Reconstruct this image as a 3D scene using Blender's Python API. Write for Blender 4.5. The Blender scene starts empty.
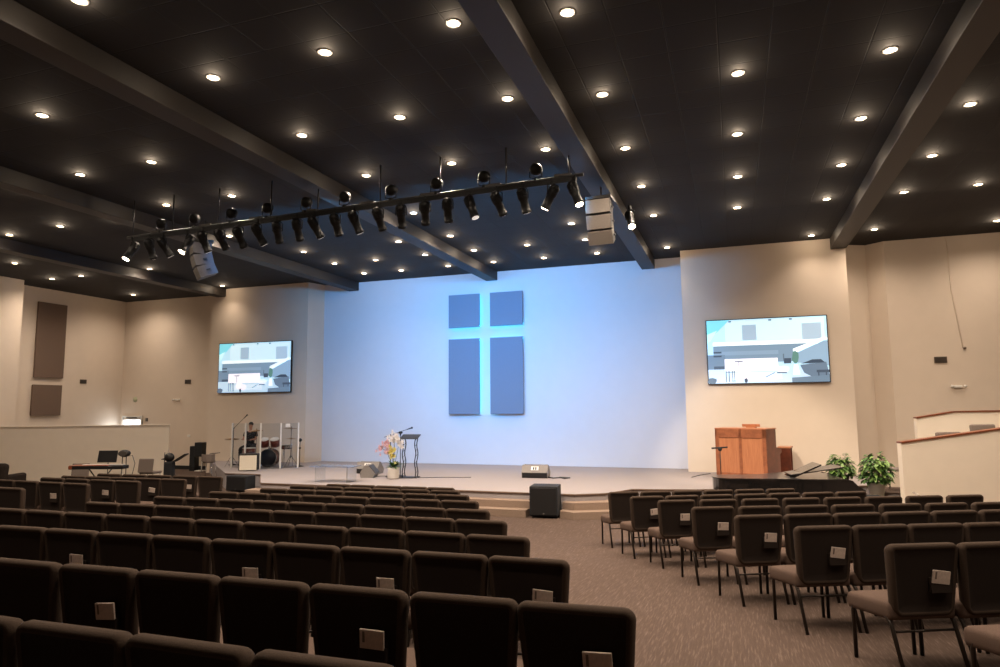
import bpy, bmesh, math, random
from mathutils import Vector, Matrix, Quaternion
random.seed(7)
C = bpy.context.scene.collection
PI = math.pi
def R(d): return math.radians(d)
EYE, SG, FL, CZ, YW = 1.53, -0.355, -0.805, 6.09, 21.1

# ------------------------------------------------------------ materials
def lin(c):
    return tuple((v / 12.92 if v <= .04045 else ((v + .055) / 1.055) ** 2.4) for v in [x / 255 for x in c]) + (1,)
MATS = {}
def mat(name, rgb, rough=.6, metal=0, noise=.08, scale=30, bump=0, emit=0, spec=.5, alpha=1, trans=0, coat=0):
    if name in MATS: return MATS[name]
    m = bpy.data.materials.new(name); m.use_nodes = True
    nt = m.node_tree; b = nt.nodes['Principled BSDF']
    col = lin(rgb)
    if emit:
        b.inputs['Base Color'].default_value = col
        b.inputs['Emission Color'].default_value = col; b.inputs['Emission Strength'].default_value = emit
    else:
        tc = nt.nodes.new('ShaderNodeTexCoord'); n = nt.nodes.new('ShaderNodeTexNoise')
        n.inputs['Scale'].default_value = scale; n.inputs['Detail'].default_value = 3
        nt.links.new(tc.outputs['Object'], n.inputs['Vector'])
        r = nt.nodes.new('ShaderNodeValToRGB')
        r.color_ramp.elements[0].position = .3; r.color_ramp.elements[1].position = .7
        r.color_ramp.elements[0].color = tuple(v * (1 - noise) for v in col[:3]) + (1,)
        r.color_ramp.elements[1].color = tuple(min(1, v * (1 + noise)) for v in col[:3]) + (1,)
        nt.links.new(n.outputs['Fac'], r.inputs['Fac']); nt.links.new(r.outputs['Color'], b.inputs['Base Color'])
        if bump:
            bp = nt.nodes.new('ShaderNodeBump'); bp.inputs['Strength'].default_value = bump; bp.inputs['Distance'].default_value = .01
            nt.links.new(n.outputs['Fac'], bp.inputs['Height']); nt.links.new(bp.outputs['Normal'], b.inputs['Normal'])
    b.inputs['Roughness'].default_value = rough; b.inputs['Metallic'].default_value = metal
    b.inputs['Specular IOR Level'].default_value = spec
    b.inputs['Coat Weight'].default_value = coat
    if trans: b.inputs['Transmission Weight'].default_value = trans; b.inputs['IOR'].default_value = 1.1
    if alpha < 1: b.inputs['Alpha'].default_value = alpha
    MATS[name] = m
    return m

def node_mat(name, build):
    m = bpy.data.materials.new(name); m.use_nodes = True
    build(m.node_tree, m.node_tree.nodes['Principled BSDF']); MATS[name] = m
    return m

def ceil_nodes(nt, b):
    tc = nt.nodes.new('ShaderNodeTexCoord'); br = nt.nodes.new('ShaderNodeTexBrick')
    br.offset = 0; br.inputs['Scale'].default_value = 1
    br.inputs['Brick Width'].default_value = .61; br.inputs['Row Height'].default_value = .61
    br.inputs['Mortar Size'].default_value = .012; br.inputs['Mortar Smooth'].default_value = .6
    br.inputs['Color1'].default_value = lin((23, 20, 19)); br.inputs['Color2'].default_value = lin((20, 18, 17))
    br.inputs['Mortar'].default_value = lin((8, 7, 7))
    nt.links.new(tc.outputs['Object'], br.inputs['Vector']); nt.links.new(br.outputs['Color'], b.inputs['Base Color'])
    bp = nt.nodes.new('ShaderNodeBump'); bp.inputs['Strength'].default_value = .5; bp.inputs['Distance'].default_value = .02; bp.invert = True
    nt.links.new(br.outputs['Fac'], bp.inputs['Height']); nt.links.new(bp.outputs['Normal'], b.inputs['Normal'])
    b.inputs['Roughness'].default_value = .85
node_mat('ceiling_tile', ceil_nodes)

def carpet_nodes(nt, b):
    tc = nt.nodes.new('ShaderNodeTexCoord')
    mp = nt.nodes.new('ShaderNodeMapping'); mp.inputs['Scale'].default_value = (70, 4.5, 40); mp.inputs['Rotation'].default_value = (0, 0, R(-8))
    n = nt.nodes.new('ShaderNodeTexNoise'); n.inputs['Scale'].default_value = 1; n.inputs['Detail'].default_value = 2
    nt.links.new(tc.outputs['Object'], mp.inputs['Vector']); nt.links.new(mp.outputs['Vector'], n.inputs['Vector'])
    r = nt.nodes.new('ShaderNodeValToRGB'); e = r.color_ramp.elements
    e[0].position = .38; e[0].color = lin((82, 68, 60)); e[1].position = .8; e[1].color = lin((112, 97, 87))
    x = e.new(.56); x.color = lin((87, 73, 65))
    nt.links.new(n.outputs['Fac'], r.inputs['Fac']); nt.links.new(r.outputs['Color'], b.inputs['Base Color'])
    n2 = nt.nodes.new('ShaderNodeTexNoise'); n2.inputs['Scale'].default_value = 160
    nt.links.new(tc.outputs['Object'], n2.inputs['Vector'])
    bp = nt.nodes.new('ShaderNodeBump'); bp.inputs['Strength'].default_value = .3; bp.inputs['Distance'].default_value = .01
    nt.links.new(n2.outputs['Fac'], bp.inputs['Height']); nt.links.new(bp.outputs['Normal'], b.inputs['Normal'])
    b.inputs['Roughness'].default_value = .95; b.inputs['Specular IOR Level'].default_value = .1
node_mat('carpet', carpet_nodes)
mat('carpet_stage_lit', (150, 142, 140), .95, noise=.05, scale=60, bump=.2, spec=.1)  # same carpet as the floor, colour lightened to stand in for stage light

def wood_nodes(nt, b):
    tc = nt.nodes.new('ShaderNodeTexCoord'); mp = nt.nodes.new('ShaderNodeMapping'); mp.inputs['Scale'].default_value = (14, 14, 1.2)
    n = nt.nodes.new('ShaderNodeTexNoise'); n.inputs['Scale'].default_value = 2.5; n.inputs['Detail'].default_value = 5; n.inputs['Distortion'].default_value = .6
    nt.links.new(tc.outputs['Object'], mp.inputs['Vector']); nt.links.new(mp.outputs['Vector'], n.inputs['Vector'])
    r = nt.nodes.new('ShaderNodeValToRGB'); e = r.color_ramp.elements
    e[0].position = .3; e[0].color = lin((164, 104, 72)); e[1].position = .7; e[1].color = lin((182, 122, 86))
    nt.links.new(n.outputs['Fac'], r.inputs['Fac']); nt.links.new(r.outputs['Color'], b.inputs['Base Color'])
    b.inputs['Roughness'].default_value = .4
node_mat('organ_wood', wood_nodes)

wall_m = mat('wall_paint', (214, 200, 184), .9, noise=.015, scale=3, spec=.2)
stagewall_m = mat('stage_wall_paint', (214, 215, 222), .9, noise=.01, scale=3, spec=.2)
beam_m = mat('beam_paint', (34, 29, 26), .55, noise=.05, scale=4)
M_partition = mat('partition_paint', (240, 228, 210), .85, noise=.015, scale=4, spec=.2)
M_trimwood = mat('trim_wood', (120, 66, 38), .4, noise=.2, scale=12)
M_rim = mat('fabric_brown', (66, 55, 47), .95, noise=.18, scale=220, bump=.25, spec=.1)
M_back = mat('fabric_back_panel', (44, 37, 33), .95, noise=.15, scale=200, spec=.1)
M_seat = mat('fabric_seat', (90, 74, 65), .95, noise=.18, scale=220, bump=.25, spec=.1)
M_frame = mat('bronze_steel', (52, 45, 40), .35, .6, noise=.05)
M_card = mat('card_paper', (196, 180, 168), .8, noise=.1, scale=60)
M_cardedge = mat('card_print', (110, 98, 90), .8)
M_black = mat('black_plastic', (20, 20, 21), .5, noise=.1, scale=40)
M_blacktex = mat('black_cloth', (26, 27, 30), .85, noise=.2, scale=150, bump=.3)
M_gloss = mat('black_lacquer', (18, 18, 19), .18, noise=.05, coat=.6)
M_gray = mat('grey_steel_grille', (128, 121, 114), .6, .2, noise=.12, scale=90)
M_dgray = mat('dark_grey_plastic', (66, 62, 58), .6, noise=.1)
M_chrome = mat('chrome', (190, 188, 186), .2, 1, noise=.03)
M_white = mat('white_plastic', (225, 222, 215), .5, noise=.03)
M_ltgray = mat('light_grey_cabinet', (74, 74, 82), .6, noise=.06)
M_green = mat('leaf_green', (62, 96, 40), .45, noise=.4, scale=9)
M_green2 = mat('leaf_light_green', (104, 136, 66), .45, noise=.3, scale=9)
M_pot = mat('white_ceramic', (220, 212, 200), .4, noise=.03)
M_soil = mat('potting_soil', (40, 30, 22), .95, noise=.3, scale=60)
M_cream = mat('cream_grille_cloth', (226, 216, 196), .9, noise=.08, scale=120)
M_brass = mat('cymbal_brass', (150, 118, 84), .35, .8, noise=.1)
M_drumred = mat('drum_shell_maroon', (112, 56, 44), .3, noise=.15, scale=20, coat=.4)
M_drumhead = mat('drum_head', (210, 208, 205), .6, noise=.04)
M_kick = mat('kick_drum_head', (36, 42, 52), .35, noise=.2, scale=10)
M_skin = mat('skin', (176, 128, 104), .6, noise=.06)
M_hair = mat('dark_hair', (28, 22, 19), .7, noise=.2, scale=60)
M_shirt = mat('black_shirt', (24, 24, 28), .9, noise=.15, scale=60)
M_brownpanel = mat('brown_acoustic_panel', (112, 95, 84), .95, noise=.08, scale=120, bump=.2, spec=.1)
M_bluepanel = mat('slate_acoustic_panel', (122, 136, 160), .95, noise=.06, scale=120, bump=.2, spec=.1)
M_graychair = mat('grey_seat_fabric', (120, 108, 100), .95, noise=.12, scale=120)
M_vent = mat('vent_brown', (96, 80, 66), .6)
M_glass = mat('clear_acrylic', (235, 240, 245), .05, trans=1, noise=0)
M_lens = mat('downlight_glow', (255, 222, 178), emit=26)
M_spotglow = mat('spot_lens_glow', (255, 226, 190), emit=40)
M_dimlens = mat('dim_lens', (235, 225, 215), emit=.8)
M_can = mat('fixture_black', (9, 9, 10), .55, spec=.25)
M_cyan = mat('cyan_led_strip', (0, 205, 255), emit=10)
M_daylight = mat('daylight_pane', (250, 252, 255), emit=3.0)
M_keyred = mat('keyboard_wood', (140, 74, 44), .35, noise=.15, scale=12)

# ------------------------------------------------------------ mesh builder
class MB:
    def __init__(s): s.bm = bmesh.new(); s.mi = 0
    def _fin(s, vs, M):
        if M is not None: bmesh.ops.transform(s.bm, matrix=M, verts=vs)
        for f in {f for v in vs for f in v.link_faces}: f.material_index = s.mi
        return s
    def box(s, c, size, rot=None, bevel=0):
        r = bmesh.ops.create_cube(s.bm, size=1); vs = r['verts']
        bmesh.ops.scale(s.bm, vec=size, verts=vs)
        if bevel:
            es = list({e for v in vs for e in v.link_edges})
            o = bmesh.ops.bevel(s.bm, geom=vs + es, offset=bevel, segments=2, affect='EDGES', profile=.5)
            vs = list({v for v in o['verts']} | {v for f in o['faces'] for v in f.verts})
        M = Matrix.Translation(c)
        if rot: M = M @ Matrix.Rotation(rot[2], 4, 'Z') @ Matrix.Rotation(rot[1], 4, 'Y') @ Matrix.Rotation(rot[0], 4, 'X')
        return s._fin(vs, M)
    def tube(s, pts, r, n=8, cap=True):
        pts = [Vector(p) for p in pts]; rings = []; rr = r if isinstance(r, (list, tuple)) else [r] * len(pts)
        up = None
        for i, p in enumerate(pts):
            d = (pts[min(i + 1, len(pts) - 1)] - pts[max(i - 1, 0)]).normalized()
            if up is None or abs(d.dot(up)) > .98:
                up = Vector((0, 0, 1)) if abs(d.z) < .9 else Vector((1, 0, 0))
            a = d.cross(up).normalized(); up = a.cross(d).normalized()
            rings.append([s.bm.verts.new(p + (a * math.cos(2 * PI * k / n) + up * math.sin(2 * PI * k / n)) * rr[i]) for k in range(n)])
        for A, B in zip(rings, rings[1:]):
            for k in range(n):
                f = s.bm.faces.new((A[k], A[(k + 1) % n], B[(k + 1) % n], B[k])); f.smooth = True; f.material_index = s.mi
        if cap:
            for q in (rings[0][::-1], rings[-1]): s.bm.faces.new(q).material_index = s.mi
        return s
    def lathe(s, prof, n=20, M=None, smooth=True, cap=True):
        vs = []; rings = []
        for r, z in prof:
            ring = [s.bm.verts.new((r * math.cos(2 * PI * k / n), r * math.sin(2 * PI * k / n), z)) for k in range(n)]
            rings.append(ring); vs += ring
        for A, B in zip(rings, rings[1:]):
            for k in range(n):
                f = s.bm.faces.new((A[k], A[(k + 1) % n], B[(k + 1) % n], B[k])); f.smooth = smooth
        if Vector(prof[0]) != Vector(prof[-1]) and cap:
            if prof[0][0] > 1e-5: s.bm.faces.new(rings[0][::-1])
            if prof[-1][0] > 1e-5: s.bm.faces.new(rings[-1])
        return s._fin(vs, M)
    def prism(s, pts, z0, z1, M=None):
        a = [s.bm.verts.new((x, y, z0)) for x, y in pts]; b = [s.bm.verts.new((x, y, z1)) for x, y in pts]
        n = len(pts)
        s.bm.faces.new(a[::-1]); s.bm.faces.new(b)
        for k in range(n): s.bm.faces.new((a[k], a[(k + 1) % n], b[(k + 1) % n], b[k]))
        return s._fin(a + b, M)
    def ball(s, c, r, sc=(1, 1, 1), n=12):
        o = bmesh.ops.create_uvsphere(s.bm, u_segments=n, v_segments=max(6, n // 2 + 2), radius=r); vs = o['verts']
        for f in {f for v in vs for f in v.link_faces}: f.smooth = True
        return s._fin(vs, Matrix.Translation(c) @ Matrix.Diagonal((*sc, 1)))
    def loft(s, rings, cap0=True, cap1=True, smooth=True, M=None):
        R_ = [[s.bm.verts.new(p) for p in r] for r in rings]; vs = [v for r in R_ for v in r]; n = len(R_[0])
        for A, B in zip(R_, R_[1:]):
            for k in range(n):
                s.bm.faces.new((A[k], A[(k + 1) % n], B[(k + 1) % n], B[k])).smooth = smooth
        if cap0: s.bm.faces.new(R_[0][::-1])
        if cap1: s.bm.faces.new(R_[-1])
        return s._fin(vs, M)
    def mesh(s, name, *mats):
        me = bpy.data.meshes.new(name)
        bmesh.ops.recalc_face_normals(s.bm, faces=s.bm.faces)
        s.bm.to_mesh(me); s.bm.free()
        for m in mats: me.materials.append(m)
        return me
    def build(s, name, mats, parent=None, **k):
        if not isinstance(mats, (list, tuple)): mats = [mats]
        return obj(name, s.mesh(name, *mats), parent, **k)

def obj(name, data, parent=None, loc=None, rz=None, label=None):
    o = bpy.data.objects.new(name, data); C.objects.link(o)
    if parent: o.parent = parent
    if loc: o.location = loc
    if rz is not None: o.rotation_euler = (0, 0, rz)
    if label: o['label'] = label
    return o
def tag(o, label, cat, group=None, kind=None):
    o['label'] = label; o['category'] = cat
    if group: o['group'] = group
    if kind: o['kind'] = kind
    return o
def thing(name, label, cat, loc=(0, 0, 0), rz=0, group=None):
    o = obj(name, None, None, loc, rz); return tag(o, label, cat, group)
def struct(name, mb, mats, parent=None):
    o = mb.build(name, mats, parent)
    if not parent: o['kind'] = 'structure'
    return o
def copy_tree(o, parent=None):
    c = o.copy(); C.objects.link(c); c.parent = parent
    for ch in list(o.children): copy_tree(ch, c)
    return c
ORD = ['', 'first', 'second', 'third', 'fourth', 'fifth', 'sixth', 'seventh', 'eighth', 'ninth', 'tenth', 'eleventh', 'twelfth', 'thirteenth',
       'fourteenth', 'fifteenth', 'sixteenth', 'seventeenth', 'eighteenth', 'nineteenth', 'twentieth', 'twenty-first', 'twenty-second']

# ------------------------------------------------------------ camera
f = 671.0
Yv = Vector((235, -71.5, -f)).normalized()
Zv = Vector((1947, 90.5, f)).cross(Yv).normalized()
Xv = Yv.cross(Zv)
cam = bpy.data.cameras.new('camera'); co = bpy.data.objects.new('camera', cam); C.objects.link(co)
co.matrix_world = Matrix((Xv, Yv, Zv)).to_4x4()
co.location = (0, 0, EYE)
cam.sensor_width = 36; cam.lens = f / 1000 * 36; cam.clip_start = .05
bpy.context.scene.camera = co

# ------------------------------------------------------------ setting
def pf(x, y):
    p = min(y, -.407 * x + .914 * y, 12.2)
    if x < -7.8: p = min(p, y + .18 * (x + 7.8))
    return p
def fz(x, y): return -.066 * pf(x, y)
g = MB(); xs = [-25 + .25 * i for i in range(149)]; ys = [-8 + .25 * j for j in range(119)]
V = [[g.bm.verts.new((x, y, fz(x, y))) for y in ys] for x in xs]
for i in range(len(xs) - 1):
    for j in range(len(ys) - 1): g.bm.faces.new((V[i][j], V[i + 1][j], V[i + 1][j + 1], V[i][j + 1])).smooth = True
struct('floor', g, MATS['carpet'])
struct('ceiling', MB().box((-6.5, 7, CZ + .1), (38, 31, .2)), MATS['ceiling_tile'])
def wall(name, x0, y0, x1, y1, m=wall_m, z0=-1.0, z1=CZ):
    return struct(name, MB().box(((x0 + x1) / 2, (y0 + y1) / 2, (z0 + z1) / 2), (abs(x1 - x0), abs(y1 - y0), z1 - z0)), m)
wall('wall_stage_back', -14.2, YW, -1.34, YW + .3, stagewall_m)
g = MB(); g.prism([(-18.76, 20.4), (-14.42, 20.4), (-14.2, YW + .02), (-14.2, YW + .3), (-18.76, YW + .3)], -1, CZ)
struct('wall_screen_left', g, wall_m)
wall('wall_screen_right', -1.34, 20.2, 3.05, YW + .3)
g = MB(); g.prism([(3.05, 21.4), (3.05, 21.1), (3.75, 21.45), (4.15, 21.1), (12, 21.1), (12, 21.6), (3.05, 21.6)], -1, CZ)
struct('wall_back_right', g, wall_m)
wall('wall_back_left', -24.5, 21.4, -18.76, 21.7)
wall('wall_left', -24.5, 16.4, -24.2, 21.4)
wall('wall_left_front', -24.5, -8, -23.3, 16.4)
wall('wall_right', 11.5, -8, 11.8, 21.2)
wall('wall_rear', -24, -8.2, 11.6, -8)
struct('baseboard_left', MB().box((-21.4, 21.37, FL + .07), (5.3, .04, .14)), M_black)

# exposed ceiling beams
for i, x in enumerate((-18.3, -12.95, -7.6, -2.38, 2.88)):
    y1 = 20.4 if i in (0,) else (20.2 if i == 4 else YW)
    struct('beam_%d' % (i + 1), MB().box((x, (y1 - 8) / 2, CZ - .15), (.40, y1 + 8, .3), bevel=.008), beam_m)

# stage platform with carpeted steps that follow the rows of chairs
stage = [(-19, 20.8), (-16.55, 18.5), (-14.43, 16.5), (-13.15, 16.5), (-11.8, 14.8), (-11.6, 14.6), (-3.35, 14.5), (-2.75, 14.85), (-2.3, 15.75), (-.9, 16.05), (3.2, 18.0), (3.2, 21.3), (-19, 21.3)]
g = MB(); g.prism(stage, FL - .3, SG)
struct('stage_floor', g, MATS['carpet_stage_lit'])
mat('step_carpet', (140, 121, 106), .95, noise=.1, scale=60, bump=.2, spec=.1)
def step(name, d, z):
    g = MB()
    g.prism([(-11.9, 14.6), (-11.9 + d * .2, 14.55 - d), (-4.3, 14.53 - d), (-4.3, 14.7), (-11.6, 15)], FL - .3, z)
    g.prism([(-3.58, 14.53 - d * .8), (-3.35 + d * .15, 14.5 - d), (-1.5, 15.35 - d * .9), (-1.6, 16), (-3.58, 14.7)], FL - .3, z)
    o = struct(name, g, MATS['step_carpet'])
step('stage_step_upper', .3, SG - .15); step('stage_step_lower', .6, SG - .30)
# nosings on stage edge
for i, (a, b) in enumerate(zip(stage[2:11], stage[3:12])):
    if i == 8: break
    g = MB(); g.tube([(a[0], a[1] - .01, SG - .02), (b[0], b[1] - .01, SG - .02)], .022, 6)
    struct('trim_%d' % (i + 1), g, mat('nosing', (92, 72, 58), .7))

# left partition wall
g = MB(); g.prism([(-23.32, 15.1), (-18.45, 18.3), (-18.53, 18.4), (-23.32, 15.24)], -1, 1.01)
o = struct('wall_partition_left', g, M_partition)
g = MB(); g.prism([(-23.32, 15.07), (-18.41, 18.29), (-18.53, 18.43), (-23.32, 15.28)], 1.01, 1.035)
struct('trim_partition_left', g, M_partition)
# right raked seating wall and the one behind it
def raked(name, x0, y0, x1, y1, z0, z1, zm=None, th=.14, base=-1.0, m=M_partition):
    d = Vector((x1 - x0, y1 - y0)).normalized(); n = Vector((-d.y, d.x)) * th
    def sec(x, y, z): return [(x, y, base), (x + n.x, y + n.y, base), (x + n.x, y + n.y, z), (x, y, z)]
    secs = [sec(x0, y0, z0)] + ([sec(*zm)] if zm else []) + [sec(x1, y1, z1)]
    struct('wall_' + name, MB().loft(secs, smooth=False), m)
    def cap(x, y, z): return [(x - n.x * .12, y - n.y * .12, z), (x + n.x * 1.12, y + n.y * 1.12, z), (x + n.x * 1.12, y + n.y * 1.12, z + .03), (x - n.x * .12, y - n.y * .12, z + .03)]
    secs = [cap(x0, y0, z0)] + ([cap(*zm)] if zm else []) + [cap(x1, y1, z1)]
    struct('trim_' + name, MB().loft(secs, smooth=False), M_trimwood)
raked('raked_right', 2.93, 14.6, 8.6, 16.4, .78, 1.55)
raked('raked_behind', 3.74, 17, 9.5, 17.9, 1.20, 1.38, (4.5, 17.1, 1.33))
# raised tier between the two raked walls
g = MB(); g.prism([(3.3, 15.2), (9.5, 16.9), (9.5, 17.8), (3.9, 16.95)], -1, .25); struct('trim_seating_tier', g, MATS['carpet'])

# ------------------------------------------------------------ cross panels and led strips
def crosspanel(x0, x1, z0, z1, label, sx, sz):
    t = thing('acoustic_panel', label, 'wall panel', ((x0 + x1) / 2, YW - .03, (z0 + z1) / 2), group='panels forming the cross')
    w, h = x1 - x0, z1 - z0
    MB().box((0, -.08, 0), (w, .06, h), bevel=.012).build('panel_face', M_bluepanel, t)
    MB().box((0, -.02, 0), (w - .3, .1, h - .3)).build('mounting_frame', M_dgray, t)
    g = MB()
    g.box((sx * (w / 2 - .05), -.02, 0), (.012, .025, h - .02))
    zz = (sz * (h / 2 - .05)); g.box((0, -.02, zz), (w - .02, .025, .012))
    g.build('led_strip', M_cyan, t)
crosspanel(-9.14, -8.005, 4.23, 5.36, 'small upper left blue panel of the four forming a cross on stage wall', 1, -1)
crosspanel(-7.635, -6.485, 4.23, 5.36, 'small upper right blue panel of the four forming a cross on stage wall', -1, -1)
crosspanel(-9.14, -8.015, 1.30, 3.84, 'tall lower left blue panel of the four forming a cross on stage wall', 1, 1)
crosspanel(-7.64, -6.49, 1.30, 3.84, 'tall lower right blue panel of the four forming a cross on stage wall', -1, 1)

# ------------------------------------------------------------ wall items
def wallbox(name, cat, label, c, size, m, bevel=.01):
    o = MB().box((0, 0, 0), size, bevel=bevel).build(name, m, None, loc=c); tag(o, label, cat); return o
wallbox('acoustic_panel', 'wall panel', 'tall brown fabric panel high on the left wall', (-24.15, 18.13, 4.16), (.08, 1.13, 2.8), M_brownpanel)
wallbox('acoustic_panel', 'wall panel', 'square brown fabric panel below the tall one on the left wall', (-24.15, 18.11, 1.93), (.08, 1.13, 1.13), M_brownpanel)
def ventthing(label, c, w, h, ax):
    t = thing('wall_vent', label, 'vent', c, R(90) if ax == 'x' else 0, 'small wall vents')
    MB().box((0, -.012, 0), (w, .024, h), bevel=.004).build('frame', M_vent, t)
    g = MB()
    for k in range(6): g.box((0, -.028, -h * .36 + k * h * .144), (w * .86, .012, h * .05), (R(30), 0, 0))
    g.build('grille', M_dgray, t)
ventthing('small brown vent on the left side wall right of the panels', (-24.2, 19.6, 2.67), .28, .16, 'x')
ventthing('small brown vent on the back wall beside the left screen wall', (-20.72, 21.4, 2.65), .3, .17, 'y')
ventthing('small brown vent on the far right wall above the emergency light', (5.32, 21.1, 2.70), .3, .17, 'y')
def emergency(label, c):
    t = thing('emergency_light', label, 'emergency light', c, 0, 'emergency lights')
    MB().box((0, -.03, 0), (.2, .06, .07), bevel=.015).build('housing', M_white, t)
    for s in (-1, 1):
        g = MB(); g.lathe([(.0, 0), (.03, 0), (.042, -.05), (.042, -.065), (.0, -.065)], 12, Matrix.Translation((s * .15, -.05, .02)) @ Matrix.Rotation(R(-70), 4, 'X'))
        g.build('lamp_head', M_white, t)
emergency('white twin-head emergency light on far right wall', (5.67, 21.1, 1.97))
emergency('white twin-head emergency light on back wall left of the screen', (-21.2, 21.4, 1.93))
o = MB().lathe([(.0, .05), (.07, .05), (.11, .02), (.11, 0), (0, 0)], 20, Matrix.Rotation(R(90), 4, 'X')).build('alarm_bell', mat('alarm_pale', (176, 180, 150), .5), loc=(-23.44, 21.4, 1.97))
tag(o, 'round pale alarm above the lit door glass in left corner', 'alarm')
wallbox('wall_sensor', 'sensor', 'small dark sensor box on wall right of the lit door glass', (-22.75, 21.37, 1.14), (.09, .05, .14), M_dgray)
wallbox('switch_plate', 'switch', 'small pale switch plate on back wall above black speaker', (-20.55, 21.38, .5), (.14, .02, .1), M_white, .004)
wallbox('wall_hook', 'hook', 'tiny hook on the far right wall below the hanging wire', (5.9, 21.07, 3.0), (.06, .05, .05), M_vent, .01)
t = MB().tube([(5.68, 21.085, 6.05), (5.7, 21.085, 4.6), (5.86, 21.085, 3.02)], .006, 5).build('wall_wire', M_partition)
tag(t, 'thin wire running down the far right wall', 'wire')
# lit door in the far left corner
t = obj('door_1', None, None, (-23.5, 21.38, FL)); t['kind'] = 'structure'
MB().box((0, 0, .98), (1.05, .05, 1.96), bevel=.005).build('door_panel', M_white, t)
g = MB(); g.box((-.5, -.01, 1.03), (.05, .1, 2.06)); g.box((.5, -.01, 1.03), (.05, .1, 2.06)); g.box((0, -.01, 2.08), (1.05, .1, .06)); g.build('door_frame', M_white, t)
MB().box((0, -.03, 1.5), (.86, .012, .88)).build('door_pane', M_daylight, t)
MB().box((.0, -.07, 2.03), (.5, .08, .05), bevel=.01).build('door_closer', M_dgray, t)

# ------------------------------------------------------------ screens
def screen(name, cx, y, cz, w, h, label):
    t = thing(name, label, 'screen', (cx, y, cz), 0, 'large wall screens')
    MB().box((0, -.06, 0), (w, .08, h), bevel=.01).build('bezel', M_black, t)
    MB().box((0, -.01, 0), (w * .6, .06, h * .6)).build('wall_mount', M_dgray, t)
    cols = []; g = MB(); W, H_ = w - .05, h - .05; n = [0]
    def poly(c, pts):
        if c not in cols: cols.append(c)
        n[0] += 1
        vs = [g.bm.verts.new(((u - .5) * W, -.1005 - n[0] * .00025, (.5 - v) * H_)) for u, v in pts]
        g.bm.faces.new(vs).material_index = cols.index(c)
    def rect(c, a, b, u, v): poly(c, [(a, b), (u, b), (u, v), (a, v)])
    def blob(c, u, v, a, b, k=9): poly(c, [(u + a * math.cos(2 * PI * i / k) * (1 + .25 * math.sin(3.3 * i)), v + b * math.sin(2 * PI * i / k)) for i in range(k)])
    rect((176, 214, 234), 0, 0, 1, 1)
    rect((196, 226, 240), .16, .02, .98, .34)
    poly((120, 205, 222), [(0, 0), (.2, 0), (.05, .25), (0, .32)])
    poly((190, 240, 244), [(0, .22), (.09, .16), (.03, .33), (0, .35)])
    for u in (.19, .53, .70): rect((96, 116, 134), u, .015, u + .025, .04)
    rect((150, 175, 196), .305, .09, .425, .33); rect((158, 182, 202), .8, .1, .955, .36)
    rect((228, 244, 250), .05, .35, .93, .42)
    poly((112, 138, 162), [(.05, .41), (.88, .41), (.72, .55), (.72, .68), (.05, .68)])
    rect((124, 150, 174), .05, .5, .6, .56)
    rect((104, 128, 152), 0, .55, .15, .8)
    for v in (.5, .56): rect((60, 76, 96), .05, v, .12, v + .025)
    rect((66, 84, 104), .05, .73, .14, .78)
    poly((130, 160, 186), [(.74, .56), (.97, .38), (1, .38), (1, .76), (.74, .7)])
    poly((232, 246, 252), [(.72, .53), (.72, .49), (.96, .33), (1, .33), (1, .36), (.97, .37), (.74, .55)])
    rect((176, 204, 226), 0, .78, 1, 1)
    rect((196, 218, 236), .2, .84, .62, .95)
    rect((240, 238, 250), .145, .62, .59, .81)
    rect((60, 74, 92), .64, .63, .7, .71); rect((84, 104, 124), .635, .56, .645, .66)
    poly((92, 112, 134), [(.77, .74), (.98, .70), (1, .9), (.86, .92), (.8, .86)])
    poly((52, 66, 84), [(.78, .72), (.87, .66), (.94, .66), (.97, .71)])
    rect((60, 74, 92), .9, .82, 1, .86); rect((60, 74, 92), .91, .86, .92, .95); rect((60, 74, 92), .97, .86, .98, .93)
    poly((96, 118, 140), [(.7, .93), (1, .9), (1, 1), (.7, 1)])
    blob((84, 126, 120), .735, .62, .028, .1); poly((236, 246, 246), [(.725, .73), (.75, .73), (.765, .88), (.71, .88)])
    rect((70, 86, 106), .23, .655, .30, .67); rect((90, 104, 124), .262, .67, .268, .8)
    for u in (.15, .175, .205, .222): rect((58, 74, 94), u, .8, u + .006, .98)
    rect((58, 74, 94), .15, .82, .23, .828)
    blob((240, 236, 246), .3, .87, .05, .07); blob((236, 230, 244), .36, .9, .04, .06); blob((60, 76, 96), .32, .96, .015, .04, 7)
    blob((222, 232, 244), .63, .8, .05, .05); rect((88, 106, 128), .58, .84, .66, .86)
    poly((120, 142, 164), [(.48, .91), (.56, .84), (.565, .85), (.49, .92)])
    blob((86, 104, 124), .03, .96, .04, .05)
    ms = [mat('screen_%d_%d_%d' % c, c, emit=.92, rough=.4) for c in cols]
    g.build('screen_picture', ms, t)
screen('wall_screen', -16.63, 20.4, 3.06, 3.24, 1.87, 'large lit screen showing the stage scene on wall left of the cross')
screen('wall_screen', .89, 20.2, 3.04, 3.18, 1.85, 'large lit screen showing the stage scene on wall above the organ')

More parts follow.
